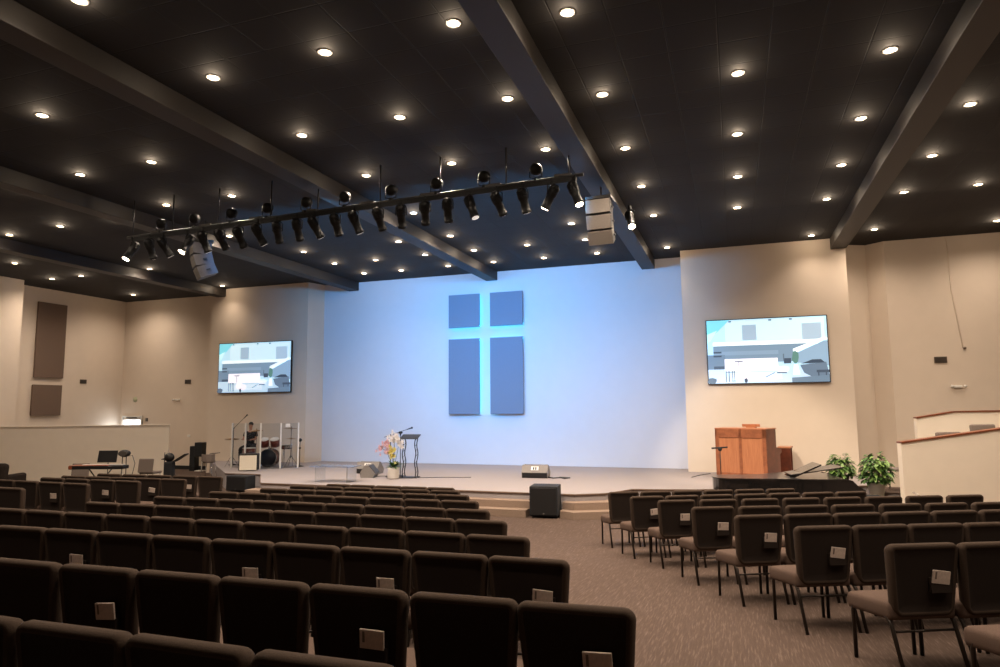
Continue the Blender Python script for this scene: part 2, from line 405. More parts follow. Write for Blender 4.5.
# ------------------------------------------------------------ recessed downlights
LP = [(-22.35, 20.06), (-22.2, 16.57), (-20.85, 14.34), (-20.81, 16.55), (-17.75, 19.8), (-17.75, 16.49), (-17.6, 11.92), (-15.62, 11.78),
 (-13.94, 11.94), (-13.8, 9.64), (-12.42, 14.04), (-11.7, 19.68), (-11.75, 17.97), (-11.7, 16.28), (-11.8, 11.34), (-11.8, 9.24), (-10.3, 19.7), (-10.3, 18.0),
 (-10.0, 11.33), (-9.98, 9.2), (-9.94, 7.09), (-8.57, 19.62), (-8.57, 17.9), (-8.55, 16.18), (-7.0, 17.9), (-7.0, 19.6), (-6.98, 16.13), (-6.94, 13.87), (-6.71, 5.12),
 (-6.66, 11.23), (-6.65, 9.13), (-6.6, 7.04), (-5.36, 19.61), (-5.36, 17.84), (-4.82, 11.2), (-4.79, 9.07), (-4.78, 7.0), (-3.7, 19.58), (-3.69, 17.83), (-3.67, 16.1),
 (-2.99, 9.05), (-2.98, 11.15), (-2.97, 6.96), (-1.66, 19.6), (-1.65, 16.1), (-1.64, 7.21), (-1.64, 9.4), (-1.64, 11.6), (-1.64, 13.81), (.24, 9.42), (.24, 11.64),
 (.25, 13.89), (.25, 16.13), (2.1, 9.46), (2.11, 11.67), (2.13, 13.9), (2.14, 16.17), (2.16, 19.6), (3.61, 11.68), (3.65, 13.95), (3.66, 16.23), (3.66, 19.5), (5.02, 16.2), (6.43, 19.69)]
extra = [(x, y) for x in (-9.94, -4.78, -1.64, 2.1, 5.0) for y in (4.9, 2.8)] + [(-14, 5), (5.6, 13.9), (5.3, 11.6), (5.2, 9.4), (2.1, 7.2), (7.0, 16.2), (8.2, 13)]
ring = MB().lathe([(.062, -.012), (.092, -.012), (.094, 0), (.062, 0), (.062, -.012)], 20).mesh('trim_ring', M_white)
lens = MB().lathe([(0, -.010), (.066, -.010), (.066, -.002), (0, -.002)], 20).mesh('lens', M_lens)
ld = bpy.data.lights.new('downlight_lamp', 'SPOT'); ld.energy = 340; ld.color = (1, .81, .64); ld.spot_size = R(154); ld.spot_blend = 1; ld.shadow_soft_size = .09
ld2 = ld.copy(); ld2.energy = 105; ld2.spot_size = R(120)
ld3 = ld.copy(); ld3.energy = 90; ld3.spot_size = R(110)
gl = bpy.data.lights.new('downlight_glow_lamp', 'POINT'); gl.energy = 8; gl.color = (1, .78, .56); gl.shadow_soft_size = .05
def light_bay(x): return sum(x > b for b in (-18.3, -12.95, -7.6, -2.38, 2.88)) + 1
allL = [(x, y, 1) for x, y in LP] + [(x, y, 0) for x, y in extra]
cols = {}
for x, y, v in allL:
    if not v: continue
    b = light_bay(x); cols.setdefault(b, [])
    if not any(abs(x - c) < .75 for c in cols[b]): cols[b].append(x)
for b in cols: cols[b].sort()
for x, y, v in allL:
    b = light_bay(x)
    if v:
        cc = cols[b]; ci = min(range(len(cc)), key=lambda i: abs(cc[i] - x)); k = len(cc)
        cn = {1: 'single column', 2: ('left column', 'right column')[min(ci, 1)], 3: ('left column', 'middle column', 'right column')[min(ci, 2)]}.get(k, ORD[ci + 1] + ' column')
        mates = sorted([yy for xx, yy, vv in allL if vv and light_bay(xx) == b and min(range(k), key=lambda i: abs(cc[i] - xx)) == ci], reverse=True)
        lab = 'glowing recessed downlight, %s ceiling bay from left, %s, %s from stage wall' % (ORD[b], cn, ORD[mates.index(y) + 1])
    else: lab = 'glowing recessed downlight overhead outside the picture near x%s' % ''
    t = thing('recessed_downlight', lab if v else 'glowing recessed downlight above the seats, out of the picture', 'ceiling light', (x, y, CZ), 0, 'recessed ceiling downlights')
    obj('trim_ring', ring, t); obj('lens', lens, t)
    l = obj('downlight_lamp', ld3 if (y > 17.5 and -13.5 < x < -1) else ld2 if (x, y) in ((2.16, 19.6), (-17.75, 19.8)) else ld, t, (0, 0, -.03))
    l = obj('downlight_glow_lamp', gl, t, (0, 0, -.08))

# ------------------------------------------------------------ lighting pipe with fixtures
PYB, PZ = 10.86, 5.40
def pz(x): return 5.42 - .016 * (-3.0 - x)
t = thing('lighting_pipe', 'long black pipe hung from ceiling holding the row of stage lights', 'lighting pipe', (0, PYB, 0))
MB().tube([(-12.35, 0, pz(-12.35)), (-7.4, 0, pz(-7.4)), (-2.25, 0, pz(-2.25))], .03, 10).build('pipe', M_black, t)
g = MB()
g.tube([(x, .03 + .02 * math.sin(x * 9), pz(x) - .05 - .03 * abs(math.sin(x * 4.1))) for x in [-12.2 + .12 * i for i in range(82)]], .016, 6)
g.build('cable', M_black, t)
for x in (-2.5, -3.63, -4.9, -6.13, -7.5, -8.6, -9.9, -11.1, -12.2):
    MB().tube([(x, 0, pz(x)), (x, 0, CZ - (.3 if abs(x + 7.5) < .1 or abs(x + 2.5) < .2 else 0))], .014, 6).build('hanger_rod', M_black, t)
MB().box((-7.3, .0, 5.30), (9.7, .05, .10), (0, R(-.9), 0)).build('cable_raceway', M_can if 'M_can' in globals() else M_black, t)
# connector boxes on the pipe
for x in [-11.5 + 1.27 * i for i in range(8)]:
    MB().box((x, 0, pz(x) + .04), (.3, .05, .03)).build('junction_box', M_dgray, t)

def ellipsoidal(lit=False):
    t = obj('stage_spotlight', None)
    g = MB(); g.tube([(-.1, 0, -.28), (-.1, 0, -.12), (-.05, 0, -.08), (.05, 0, -.08), (.1, 0, -.12), (.1, 0, -.28)], .01, 6); g.box((0, 0, -.03), (.05, .07, .09))
    g.build('yoke', M_can, t)
    b = MB(); b.lathe([(0, .2), (.05, .2), (.085, .15), (.09, .0), (.082, -.02), (.075, -.04), (.075, -.2), (.085, -.205), (.085, -.25), (.07, -.25)], 14)
    for k in range(4): b.lathe([(.092, .04 + k * .03), (.095, .045 + k * .03), (.095, .055 + k * .03), (.092, .06 + k * .03), (.088, .05 + k * .03)], 14)
    body = b.build('body', M_can, t)
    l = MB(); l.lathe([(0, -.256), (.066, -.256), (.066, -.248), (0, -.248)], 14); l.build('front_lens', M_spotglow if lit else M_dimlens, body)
    return t, body
S0, B0 = ellipsoidal(); S1, B1 = ellipsoidal(True)
PX = [-12.19, -11.7, -11.31, -10.67, -10.26, -9.82, -9.36, -8.89, -8.43, -7.96, -7.56, -7.09, -6.67, -6.16, -5.69, -5.2, -4.75, -4.3, -3.79, -3.32, -2.82, -2.41]
LIT = {0, 3, 20, 21}
first = {0: True, 1: True}
def spotlamp(name, loc, target, energy, color, size, soft=.06, blend=.6):
    l = bpy.data.lights.new(name, 'SPOT'); l.energy = energy; l.color = color; l.spot_size = R(size); l.spot_blend = blend; l.shadow_soft_size = soft
    o = obj(name, l, None, loc); d = Vector(target) - Vector(loc); o.rotation_euler = d.to_track_quat('-Z', 'Y').to_euler(); return o
TG = {0: (-13.5, 16.5, 0), 3: (-12.5, 16, 0), 20: (-6.5, 17, -.3), 21: (-6.0, 15.5, 0)}
rr = random.Random(3)
for i, x in enumerate(PX):
    lit = i in LIT; src = S1 if lit else S0
    if first[int(lit)]: t = src; first[int(lit)] = False
    else: t = copy_tree(src)
    t.location = (x, PYB, pz(x) - .02)
    tilt = R(32 + rr.uniform(-7, 9)); yaw = R(rr.uniform(-25, 25))
    if i == 17: tilt = R(22); yaw = R(-100)
    if i == 21: tilt = R(22); yaw = R(-110)
    if i in (0, 3): tilt = R(30); yaw = R(160)
    if i == 20: tilt = R(34); yaw = R(70)
    for ch in t.children:
        if ch.name.startswith('body'):
            ch.location = (0, 0, -.27); ch.rotation_euler = Matrix.Rotation(yaw, 4, 'Z').__matmul__(Matrix.Rotation(tilt, 4, 'X')).to_euler()
        else: ch.rotation_euler = (0, 0, yaw)
    tag(t, '%sblack stage spotlight hanging below the pipe, %s from the left' % ('lit ' if lit else '', ORD[i + 1]), 'stage light', 'stage spotlights under the pipe')
U = [-11.43, -10.54, -9.59, -8.7, -7.78, -6.91, -5.91, -4.98, -4.05, -3.09]
p0 = obj('wash_light', None)
g = MB(); g.tube([(-.11, 0, .16), (-.11, 0, .05), (0, 0, .02), (.11, 0, .05), (.11, 0, .16)], .01, 6); g.box((0, 0, .01), (.05, .06, .05)); g.build('yoke', M_can, p0)
g = MB(); M_ = Matrix.Translation((0, 0, .19)) @ Matrix.Rotation(R(-78), 4, 'X')
g.lathe([(0, -.07), (.06, -.07), (.105, -.03), (.11, .07), (.1, .08), (.0, .08)], 16, M_); g.build('body', M_can, p0)
for i, x in enumerate(U):
    t = p0 if i == 0 else copy_tree(p0)
    t.location = (x, PYB, pz(x) + .02)
    tag(t, 'round black wash light standing on top of the pipe, %s from left' % ORD[i + 1], 'stage light', 'wash lights on top of the pipe')
# blue wash thrown on the stage wall by the upper fixtures
for i, x in enumerate(U):
    if i == 0: continue
    spotlamp('blue_wash_lamp', (x, PYB + .14, pz(x) + .28), (min(-4.6, -7.9 + (x + 7.3) * 1.2), YW, 3.9), 860, (.07, .44, 1), 70, .08, 1)
# warm front light from the lower fixtures
for i in (2, 5, 8, 11, 14, 17, 19):
    x = PX[i]; spotlamp('front_wash_lamp', (x, PYB + .25, 5.0), (-8 + (x + 7.3) * 1.15, 16.4, -.3), 400, (1, .92, .90), 46, .08, 1)
spotlamp('key_lamp', (-2.8, PYB + .3, 4.98), (-5.0, 17.0, -.3), 500, (1, .82, .66), 40, .04, .6)
# fixture clamped on beam
t = copy_tree(S1); t.location = (-1.99, 13.6, 5.62); tag(t, 'lit black spotlight clamped to the beam right of the hanging speaker', 'stage light')
for ch in t.children:
    if ch.name.startswith('body'): ch.location = (.12, 0, -.27); ch.rotation_euler = (R(-35), R(-15), 0)
    else: ch.location = (.12, 0, 0)
spotlamp('beam_spot_lamp', (-1.7, 13.9, 5.2), (.3, 19.6, -.1), 1400, (1, .82, .62), 44, .03, .5)

# ------------------------------------------------------------ hanging line arrays
def line_array(x, y, ztop, rz, label, face, side):
    t = thing('hanging_speaker', label, 'speaker', (x, y, ztop), rz, 'hanging line array speakers')
    MB().box((0, .05, .04), (.5, .42, .05)).build('rigging_frame', M_black, t)
    MB().tube([(0, .1, .04), (0, .1, (5.79 if x > -5 else CZ) - ztop)], .015, 6).build('hanger_rod', M_black, t)
    z = 0; yy = 0
    for k in range(3):
        a = R(4 + 10 * k); h = .27
        c = Vector((0, yy + math.sin(a) * h / 2, z - math.cos(a) * h / 2))
        M = Matrix.Translation(c) @ Matrix.Rotation(a, 4, 'X')
        # wedge-shaped enclosure, wider at the front
        b = MB(); b.prism([(-.24, -.2), (.24, -.2), (.19, .22), (-.19, .22)], -h / 2 + .001, h / 2 - .001, M)
        bo = b.build('speaker_box', side, t)
        gr = MB(); gr.box((0, -.205, 0), (.47, .015, h - .006), bevel=.004); bmesh.ops.transform(gr.bm, matrix=M, verts=gr.bm.verts); gr.build('grille', face, bo)
        hd = MB()
        for s in (-1, 1): hd.box((s * .235, .03, 0), (.02, .09, .035)); 
        bmesh.ops.transform(hd.bm, matrix=M, verts=hd.bm.verts); hd.build('handle', M_black, bo)
        z -= math.cos(a) * h; yy += math.sin(a) * h
line_array(-2.30, 12.6, 5.48, R(-4), 'grey curved line array speaker hanging from the beam right of the pipe', M_gray, M_dgray)
line_array(-12.0, 12.6, 5.5, R(-38), 'curved line array speaker hanging from ceiling near the left end of pipe', M_dgray, M_ltgray)

# ------------------------------------------------------------ church chairs
def rrect(w0, w1, z0, z1, y, r, inset=0, n=5):
    # outline of the back cushion: half widths w0 at the bottom and w1 at the top
    pts = []
    for cx, cz, a0 in ((w1, z1, 0), (-w1, z1, 90), (-w0, z0, 180), (w0, z0, 270)):
        sx, sz = (1 if cx > 0 else -1), (1 if cz == z1 else -1)
        rr_ = r if cz == z1 else r * 1.3
        rr_ = max(rr_ - inset, .006)
        c = (cx - sx * (rr_ + inset), cz - sz * (rr_ + inset))
        for k in range(n + 1):
            a = R(a0 + 90 * k / n); pts.append((c[0] + rr_ * math.cos(a), y, c[1] + rr_ * math.sin(a)))
    return pts
def lean(pts, zb=.38, s=.16): return [(x, y - (z - zb) * s, z) for x, y, z in pts]
def back_mesh():
    g = MB(); W0, W1, Z0, Z1, r = .258, .262, .375, .868, .048
    rings = []
    def lean(pts, zb=.38, s_=.16):
        o = []
        for x, y, z in pts:
            k = max(0, (.64 - z) / .26); lim = 1 - .19 * k * k
            o.append((x * (lim if True else 1), y - (z - zb) * s_, z))
        return o
    def rrect_(*a): return rrect(*a)
    for y, i in ((-.130, .05), (-.128, .02), (-.14, .008), (-.16, 0), (-.185, 0), (-.205, .008), (-.213, .022), (-.207, .036)):
        rings.append(lean(rrect(W0, W1, Z0, Z1, y, r, i)))
    g.loft(rings, cap1=False)
    g.mi = 1
    g.loft([lean(rrect(W0, W1, Z0, Z1, -.207, r, .036)), lean(rrect(W0, W1, Z0, Z1, -.202, r, .045)), lean(rrect(W0, W1, Z0, Z1, -.204, r, .1))], cap0=False)
    bmesh.ops.remove_doubles(g.bm, verts=g.bm.verts, dist=.0004)
    return g.mesh('backrest', M_rim, M_back)
def seat_mesh():
    g = MB(); rings = []
    def ring(z, i): 
        pts = []
        for cx, cy, a0 in ((.25, .31, 0), (-.25, .31, 90), (-.25, -.2, 180), (.25, -.2, 270)):
            sx = 1 if cx > 0 else -1; sy = 1 if cy > 0 else -1; rr_ = max(.04 - i, .01)
            for k in range(5):
                a = R(a0 + 22.5 * k)
                y = cy - sy * (rr_ + i) + rr_ * math.sin(a)
                pts.append((cx - sx * (rr_ + i) + rr_ * math.cos(a), y, z - (max(0, y - .2) ** 2) * 1.6))
        return pts
    for z, i in ((.358, .02), (.362, .005), (.39, 0), (.44, 0), (.460, .008), (.471, .026), (.475, .08)): rings.append(ring(z, i))
    g.loft(rings); return g.mesh('seat', M_seat)
back_me, seat_me = back_mesh(), seat_mesh()
def legf(s): return MB().tube([(s * .225, .19, .385), (s * .235, .23, .375), (s * .232, .25, .34), (s * .234, .265, 0)], .015, 8).mesh('leg', M_frame)
def legr(s): return MB().tube([(s * .225, -.08, .385), (s * .235, -.14, .375), (s * .234, -.175, .33), (s * .236, -.27, 0)], .015, 8).mesh('leg', M_frame)
legs_me = [legf(-1), legf(1), legr(-1), legr(1)]
g = MB(); g.tube([(-.225, .15, .372), (-.225, -.1, .372)], .012, 6); g.tube([(.225, .15, .372), (.225, -.1, .372)], .012, 6); g.tube([(-.225, .14, .372), (.225, .14, .372)], .010, 6)
g.tube([(-.2, -.09, .37), (-.2, -.15, .40), (-.2, -.17, .46)], .012, 6); g.tube([(.2, -.09, .37), (.2, -.15, .40), (.2, -.17, .46)], .012, 6)
frame_me = g.mesh('seat_frame', M_frame)
g = MB(); g.tube([(-.24, -.185, .285), (.24, -.185, .285)], .009, 6); stretch_me = g.mesh('stretcher', M_frame)
g = MB(); g.box((0, 0, 0), (.15, .016, .10), bevel=.004); g.box((0, -.012, -.02), (.15, .012, .07), bevel=.003); pocket_me = g.mesh('card_pocket', M_back)
g = MB(); g.box((0, 0, 0), (.125, .012, .088), bevel=.0015); g.mi = 1; g.box((-.042, -.0065, .01), (.012, .002, .05)); card_me = g.mesh('card_stack', M_card, M_cardedge)
def make_chair(z_ratio=0):
    t = obj('church_chair', None)
    obj('seat', seat_me, t); obj('backrest', back_me, t)
    for m in legs_me: obj('leg', m, t)
    obj('seat_frame', frame_me, t); obj('stretcher', stretch_me, t)
    return t
proto = make_chair(); used = [False]
def place_chair(x, y, ang, label, group, card=None, cardlabel=None, bk=''):
    sx = .985 if bk == 'right' else 1
    if not used[0]: t = proto; used[0] = True
    else: t = copy_tree(proto)
    # sit on the local floor plane
    n = Vector((-(fz(x + .2, y) - fz(x - .2, y)) / .4, -(fz(x, y + .2) - fz(x, y - .2)) / .4, 1)).normalized()
    q = Vector((0, 0, 1)).rotation_difference(n) @ Quaternion((0, 0, 1), ang + R(random.uniform(-1.2, 1.2) + (3 if bk == 'right' else 0)))
    t.rotation_mode = 'QUATERNION'; t.rotation_quaternion = q; t.location = (x, y, fz(x, y)); t.scale = (sx, 1, 1)
    tag(t, label, 'chair', group)
    if card:
        cx, cz = card
        yy = -.207 - (cz - .38) * .16
        obj('card_pocket', pocket_me, t, (cx, yy - .002, cz - .045))
        M = Matrix.LocRotScale(t.location, q, (1, 1, 1)) @ Matrix.Translation((cx + .0, yy - .024, cz + .005)) @ Matrix.Rotation(R(random.uniform(-5, 9)), 4, 'Y') @ Matrix.Rotation(R(9), 4, 'X')
        c = obj('card_stack', card_me); c.matrix_world = M
        tag(c, cardlabel, 'cards', 'cards in chair back pockets')
# rows: (first left boundary) (last right boundary) count ; aisle side, cards at indices from left
BLK = {
 'middle': dict(aisle='right', grp='brown chairs in the middle block', rows=[
  ((-3.66, 1.885), (-.48, 1.93), 6, []), ((-4.14, 2.83), (-.42, 2.97), 7, [1, 4, 6]), ((-6.27, 3.94), (-.99, 4.11), 10, [2, 5, 7, 9]),
  ((-7.36, 4.98), (-1.53, 5.06), 11, []), ((-7.21, 5.97), (-2.08, 6.10), 10, []), ((-7.28, 7.02), (-2.62, 7.12), 9, []),
  ((-7.39, 8.12), (-3.19, 8.26), 8, []), ((-7.30, 9.16), (-3.73, 9.27), 7, []), ((-7.43, 10.1), (-4.23, 10.18), 6, []), ((-7.16, 10.83), (-4.63, 10.86), 5, [])]),
 'right': dict(aisle='left', grp='brown chairs in the right block', rows=[
  ((1.45, 4.42), (3.37, 5.22), 4, []), ((.95, 5.34), (3.28, 6.27), 5, [0]), ((.45, 6.37), (3.22, 7.50), 6, [0]), ((-.05, 7.30), (3.3, 8.75), 7, [0]),
  ((-.54, 8.25), (3.6, 9.8), 8, [0]), ((-1.04, 9.27), (3.17, 10.95), 8, [0]), ((-1.49, 9.98), (1.84, 11.62), 7, [0]), ((-1.99, 11.0), (.9, 12.36), 6, [])]),
 'left': dict(aisle='right', grp='brown chairs in the far left block', rows=[
  ((-11.35, 6.92), (-9.76, 7.06), 3, []), ((-12.1, 8.2), (-10.01, 8.30), 4, [2]), ((-12.14, 9.08), (-10.04, 9.35), 4, [2]),
  ((-12.46, 9.74), (-10.01, 10.36), 5, [3]), ((-12.75, 10.75), (-10.19, 11.55), 5, [3])]),
}
for bn, B in BLK.items():
    nr = len(B['rows'])
    for ri, (a, b, n, cards) in enumerate(B['rows']):
        a, b = Vector(a), Vector(b); d = (b - a) / n; ang = math.atan2(d.y, d.x)
        nrm = Vector((-math.sin(ang), math.cos(ang)))
        for k in range(n):
            c = a + d * (k + .5) + nrm * .20 - d.normalized() * (.025 if bn == 'right' else 0)     # measured line is the top of the backrest
            fromaisle = (n - k) if B['aisle'] == 'right' else k + 1
            row = ORD[nr - ri]
            rown = 'front row' if nr - ri == 1 else row + ' row from stage'
            chn = 'aisle-end chair' if fromaisle == 1 else '%s chair from aisle' % ORD[fromaisle]
            has = k in cards
            lab = 'brown padded %s%s, %s, %s seating block' % (chn, ' with cards' if has else '', rown, bn)
            cl = 'pale cards tucked behind %s, %s, %s block' % (chn, rown, bn)
            place_chair(c.x, c.y, ang, lab, B['grp'], (.10, .64) if has else None, cl, bn)

# ------------------------------------------------------------ subwoofers and wedges
def sub(loc, rz, w, d, h, label):
    t = thing('subwoofer', label, 'speaker', loc, rz, 'black subwoofers on the floor')
    MB().box((0, 0, h / 2 + .02), (w, d, h - .04), bevel=.02).build('cabinet', M_blacktex, t)
    MB().box((0, -d / 2 - .006, h / 2 + .02), (w - .06, .02, h - .1), bevel=.006).build('grille', M_black, t)
    MB().ball((0, -d / 2 - .018, .09), .022, (1, .3, 1)).build('badge', M_dgray, t)
    for sx in (-1, 1):
        for sy in (-1, 1): MB().lathe([(.03, 0), (.035, .02), (.0, .02)], 10, Matrix.Translation((sx * (w / 2 - .07), sy * (d / 2 - .07), 0))).build('foot', M_black, t)
sub((-3.93, 14.2, FL), R(6), .60, .55, .66, 'black cube subwoofer on floor against the centre of stage steps')
sub((-13.42, 15.98, FL), R(0), .70, .4, .46, 'low wide black subwoofer on floor before the left stage corner')
def wedge(loc, rz, label, w=.66, m=M_gray, s=1.0):
    t = thing('stage_monitor', label, 'speaker', loc, rz, 'wedge monitors on stage')
    M = Matrix.Rotation(R(90), 4, 'Y').__matmul__(Matrix.Rotation(R(90), 4, 'Z'))
    prof = [(-.2, 0), (.16, 0), (.23, .12), (.02, .36), (-.1, .37), (-.23, .16)]
    rings = [[(x, a * s, b * s) for a, b in prof] for x in (-w / 2, w / 2)]
    MB().loft(rings, smooth=False).build('cabinet', m, t)
    # grille on slanted face toward performer (+y) and a recessed handle plate on the rear face
    c = Vector((0, .125 * s, .245 * s)); a = math.atan2(.24, -.21)
    MB().box((0, .132 * s, .247 * s), (w - .06, .31 * s, .02), (R(-49), 0, 0)).build('grille', M_dgray, t)
    pl = MB().box((0, -.17 * s, .275 * s), (.2, .012, .12 * s), (R(-32), 0, 0), ).build('handle_plate', M_white, t)
    MB().box((-.03, -.178 * s, .272 * s), (.035, .012, .08 * s), (R(-32), 0, 0)).box((.03, -.178 * s, .272 * s), (.035, .012, .08 * s), (R(-32), 0, 0)).build('handle', M_black, pl)
    MB().box((0, -.222 * s, .078 * s), (w - .03, .012, .14 * s), (R(11), 0, 0)).build('lower_face_shade', M_black, t)  # black sheet standing in for the shade on the lower rear face
wedge((-5.12, 17.6, SG), R(4), 'grey wedge monitor on stage right of the cross', .70, M_gray, .92)
wedge((-10.15, 17.55, SG), R(2), 'grey wedge monitor, rear one of the pair beside the orchids', .7, M_gray, .9)
wedge((-9.6, 16.6, SG), R(-75), 'grey wedge monitor turned sideways, front one of pair beside orchids', .5, M_gray, .9)
def cablething(pts, label, r=.008, m=M_black):
    o = MB().tube(pts, r, 6).build('cable', m); tag(o, label, 'cable')
cablething([(-4.78, 17.5, SG + .03), (-4.6, 17.45, SG + .012), (-4.45, 17.6, SG + .012), (-4.3, 17.42, SG + .012), (-4.2, 17.6, SG + .012), (-4.5, 17.7, SG + .012)], 'black cable coiled beside the wedge monitor right of the cross', .018)
cablething([(-9.5, 16.7, SG + .012), (-9.1, 16.9, SG + .012), (-8.6, 16.5, SG + .012), (-7.6, 16.9, SG + .012), (-6.8, 17.1, SG + .012)], 'black cable on the stage floor running past the lectern')

# ------------------------------------------------------------ lectern, mic stands, orchids
t = thing('truss_lectern', 'slim black lectern with wavy truss legs and slanted top on stage', 'lectern', (-8.42, 16.7, SG), R(12))
MB().box((0, 0, 1.10), (.5, .4, .025), (R(14), 0, 0), bevel=.005).build('top', M_black, t)
MB().box((0, 0, .012), (.46, .36, .024), bevel=.005).build('base', M_black, t)
for sx in (-1, 1):
    for sy in (-1, 1):
        pts = [(sx * (.17 + .018 * math.sin(k * .9)), sy * (.12 + .012 * math.cos(k * .9)), .02 + k * .071) for k in range(16)]
        lg = MB().tube(pts, .014, 7).build('leg', M_black, t)
for sx in (-1, 1):
    g = MB()
    for k in range(7): g.tube([(sx * .17, -.12, .1 + k * .15), (sx * .17, .12, .17 + k * .15)], .006, 5)
    g.build('truss_brace', M_black, t)
def mic_stand(loc, h, tip, label, tripod=False, back=None):
    t = thing('microphone_stand', label, 'microphone stand', loc, 0)
    if tripod:
        for k in range(3):
            a = R(90 + 120 * k); MB().tube([(0, 0, .12), (.3 * math.cos(a), .3 * math.sin(a), .01)], .009, 6).build('leg', M_black, t)
    else: MB().lathe([(0, 0), (.14, 0), (.14, .015), (.03, .035), (0, .035)], 18).build('base', M_black, t)
    MB().tube([(0, 0, .02), (0, 0, h)], .011, 8).build('pole', M_black, t)
    MB().ball((0, 0, h), .025).build('clutch', M_black, t)
    if tip is not None:
        tv = Vector(tip); p0 = Vector((0, 0, h)); bk = p0 - (tv - p0).normalized() * (back or .25)
        bo = MB().tube([bk, tv], .008, 7).build('boom_arm', M_black, t)
        d = (tv - p0).normalized()
        g = MB(); g.tube([tv, tv + d * .16], [.012, .019], 8); g.ball(tv + d * .18, .028); g.build('microphone', M_blacktex, bo)
    return t
mic_stand((-9.05, 16.75, SG), 1.14, (.58, -.15, 1.30), 'black boom microphone stand behind the orchids reaching over the lectern')
t = mic_stand((-8.85, 16.95, SG), 1.14, None, 'straight black stand with small head behind the white orchids')
MB().ball((0, 0, 1.2), .055, (1.2, 1, .7)).build('microphone', M_blacktex, t)
# orchid arrangement
t = thing('orchid_arrangement', 'pink, white and yellow orchids with green leaves in white pot beside the lectern', 'flowers', (-8.74, 16.35, SG))
g = MB(); g.lathe([(0, 0), (.13, 0), (.16, .03), (.15, .24), (.17, .30), (.15, .30), (.14, .28), (0, .28)], 18); g.build('pot', M_pot, t)
def leaf(g, p, d, L, w, droop=.4):
    p = Vector(p); d = Vector(d).normalized(); side = d.cross(Vector((0, 0, 1)))
    side = side.normalized() if side.length > .1 else Vector((1, 0, 0)); prev = None
    for k in range(6):
        u = k / 5; c = p + d * L * u + Vector((0, 0, -droop * L * u * u)); ww = w * math.sin(PI * min(.97, .12 + u * .88)) 
        v = [g.bm.verts.new(c - side * ww), g.bm.verts.new(c - Vector((0, 0, ww * .25))), g.bm.verts.new(c + side * ww)]
        if prev:
            for a in (0, 1):
                fc = g.bm.faces.new((prev[a], prev[a + 1], v[a + 1], v[a])); fc.smooth = True; fc.material_index = g.mi
        prev = v
g = MB(); rg = random.Random(5)
for k in range(44):
    a = rg.uniform(0, 2 * PI); e = rg.uniform(.3, 1.6); leaf(g, (0, 0, .3), (math.cos(a), math.sin(a), e), rg.uniform(.24, .40), .04, .4)
g.build('leaves', M_green, t)
def blossoms(name, m, cs, seed):
    g = MB(); r_ = random.Random(seed)
    for cx, cy, cz, n, sp in cs:
        for _ in range(n):
            p = Vector((cx + r_.gauss(0, sp), cy + r_.gauss(0, sp * .6), cz + r_.gauss(0, sp)))
            rot = r_.uniform(0, 2); s = r_.uniform(.032, .045)
            for q in range(5):
                a = rot + q * 2 * PI / 5
                leaf(g, p, (math.cos(a), -.35, math.sin(a)), s * 1.5, s * .7, .1)
    g.build(name, m, t)
blossoms('white_blossoms', mat('orchid_white', (245, 240, 236), .6, noise=.02), [(-.05, 0, 1.12, 14, .07), (.12, 0, 1.05, 14, .07), (.15, .02, .9, 12, .06), (.0, 0, 1.0, 8, .06)], 1)
blossoms('pink_blossoms', mat('orchid_pink', (236, 200, 204), .6, noise=.05), [(-.4, 0, .85, 14, .06), (-.25, 0, .92, 14, .06), (-.2, 0, .72, 10, .05)], 2)
blossoms('yellow_blossoms', mat('orchid_yellow', (232, 218, 130), .6, noise=.08), [(-.02, -.05, .78, 16, .05), (0, -.05, .62, 10, .05)], 3)
g = MB()
for a, b in (((-.02, 0, .3), (-.4, 0, .86)), ((0, 0, .3), (-.2, 0, .9)), ((0, 0, .3), (.0, 0, 1.1)), ((.02, 0, .3), (.16, 0, 1.0)), ((0, -.02, .3), (0, -.05, .8))):
    m_ = (Vector(a) + Vector(b)) / 2 + Vector((.03, 0, .08)); g.tube([a, m_, b], .006, 5)
g.build('stems', M_green, t)

# clear acrylic low table at front of stage
t = thing('acrylic_table', 'clear acrylic low table standing at the left front of stage', 'table', (-9.85, 15.3, SG), R(4))
MB().box((0, 0, .40), (1.25, .55, .02), bevel=.004).build('tabletop', M_glass, t)
for s in (-1, 1): MB().box((s * .45, 0, .195), (.02, .5, .39)).build('side_panel', M_glass, t)

# ------------------------------------------------------------ drum corner
amp = thing('guitar_amplifier', 'cream-fronted black guitar amplifier on stage before drum shield', 'amplifier', (-14.2, 17.25, SG), R(28))
MB().box((0, 0, .28), (.56, .3, .5), bevel=.015).build('cabinet', M_black, amp)
MB().box((0, -.155, .26), (.5, .012, .44)).build('grille_cloth', M_cream, amp)
MB().box((0, -.15, .50), (.5, .02, .03)).build('control_panel', M_chrome, amp)
MB().tube([(-.08, 0, .53), (-.08, 0, .56), (.08, 0, .56), (.08, 0, .53)], .01, 6).build('handle', M_black, amp)
sp = [(-15.62, 18.12), (-14.95, 17.95), (-14.28, 17.85), (-13.78, 18.2), (-13.42, 18.62)]
for i, (a, b) in enumerate(zip(sp, sp[1:])):
    a = Vector(a); b = Vector(b); d = b - a
    t = thing('drum_shield_panel', 'clear drum shield panel with white edge posts, %s from the left' % ORD[i + 1], 'drum shield', (a.x, a.y, SG), math.atan2(d.y, d.x), 'clear drum shield panels')
    L = d.length
    MB().box((L / 2, 0, .72), (L - .03, .008, 1.42)).build('clear_sheet', M_glass, t)
    MB().box((.0, 0, .72), (.045, .045, 1.44), bevel=.004).build('edge_post', M_white, t)
    if i == 3: MB().box((L, 0, .72), (.045, .045, 1.44), bevel=.004).build('edge_post', M_white, t)
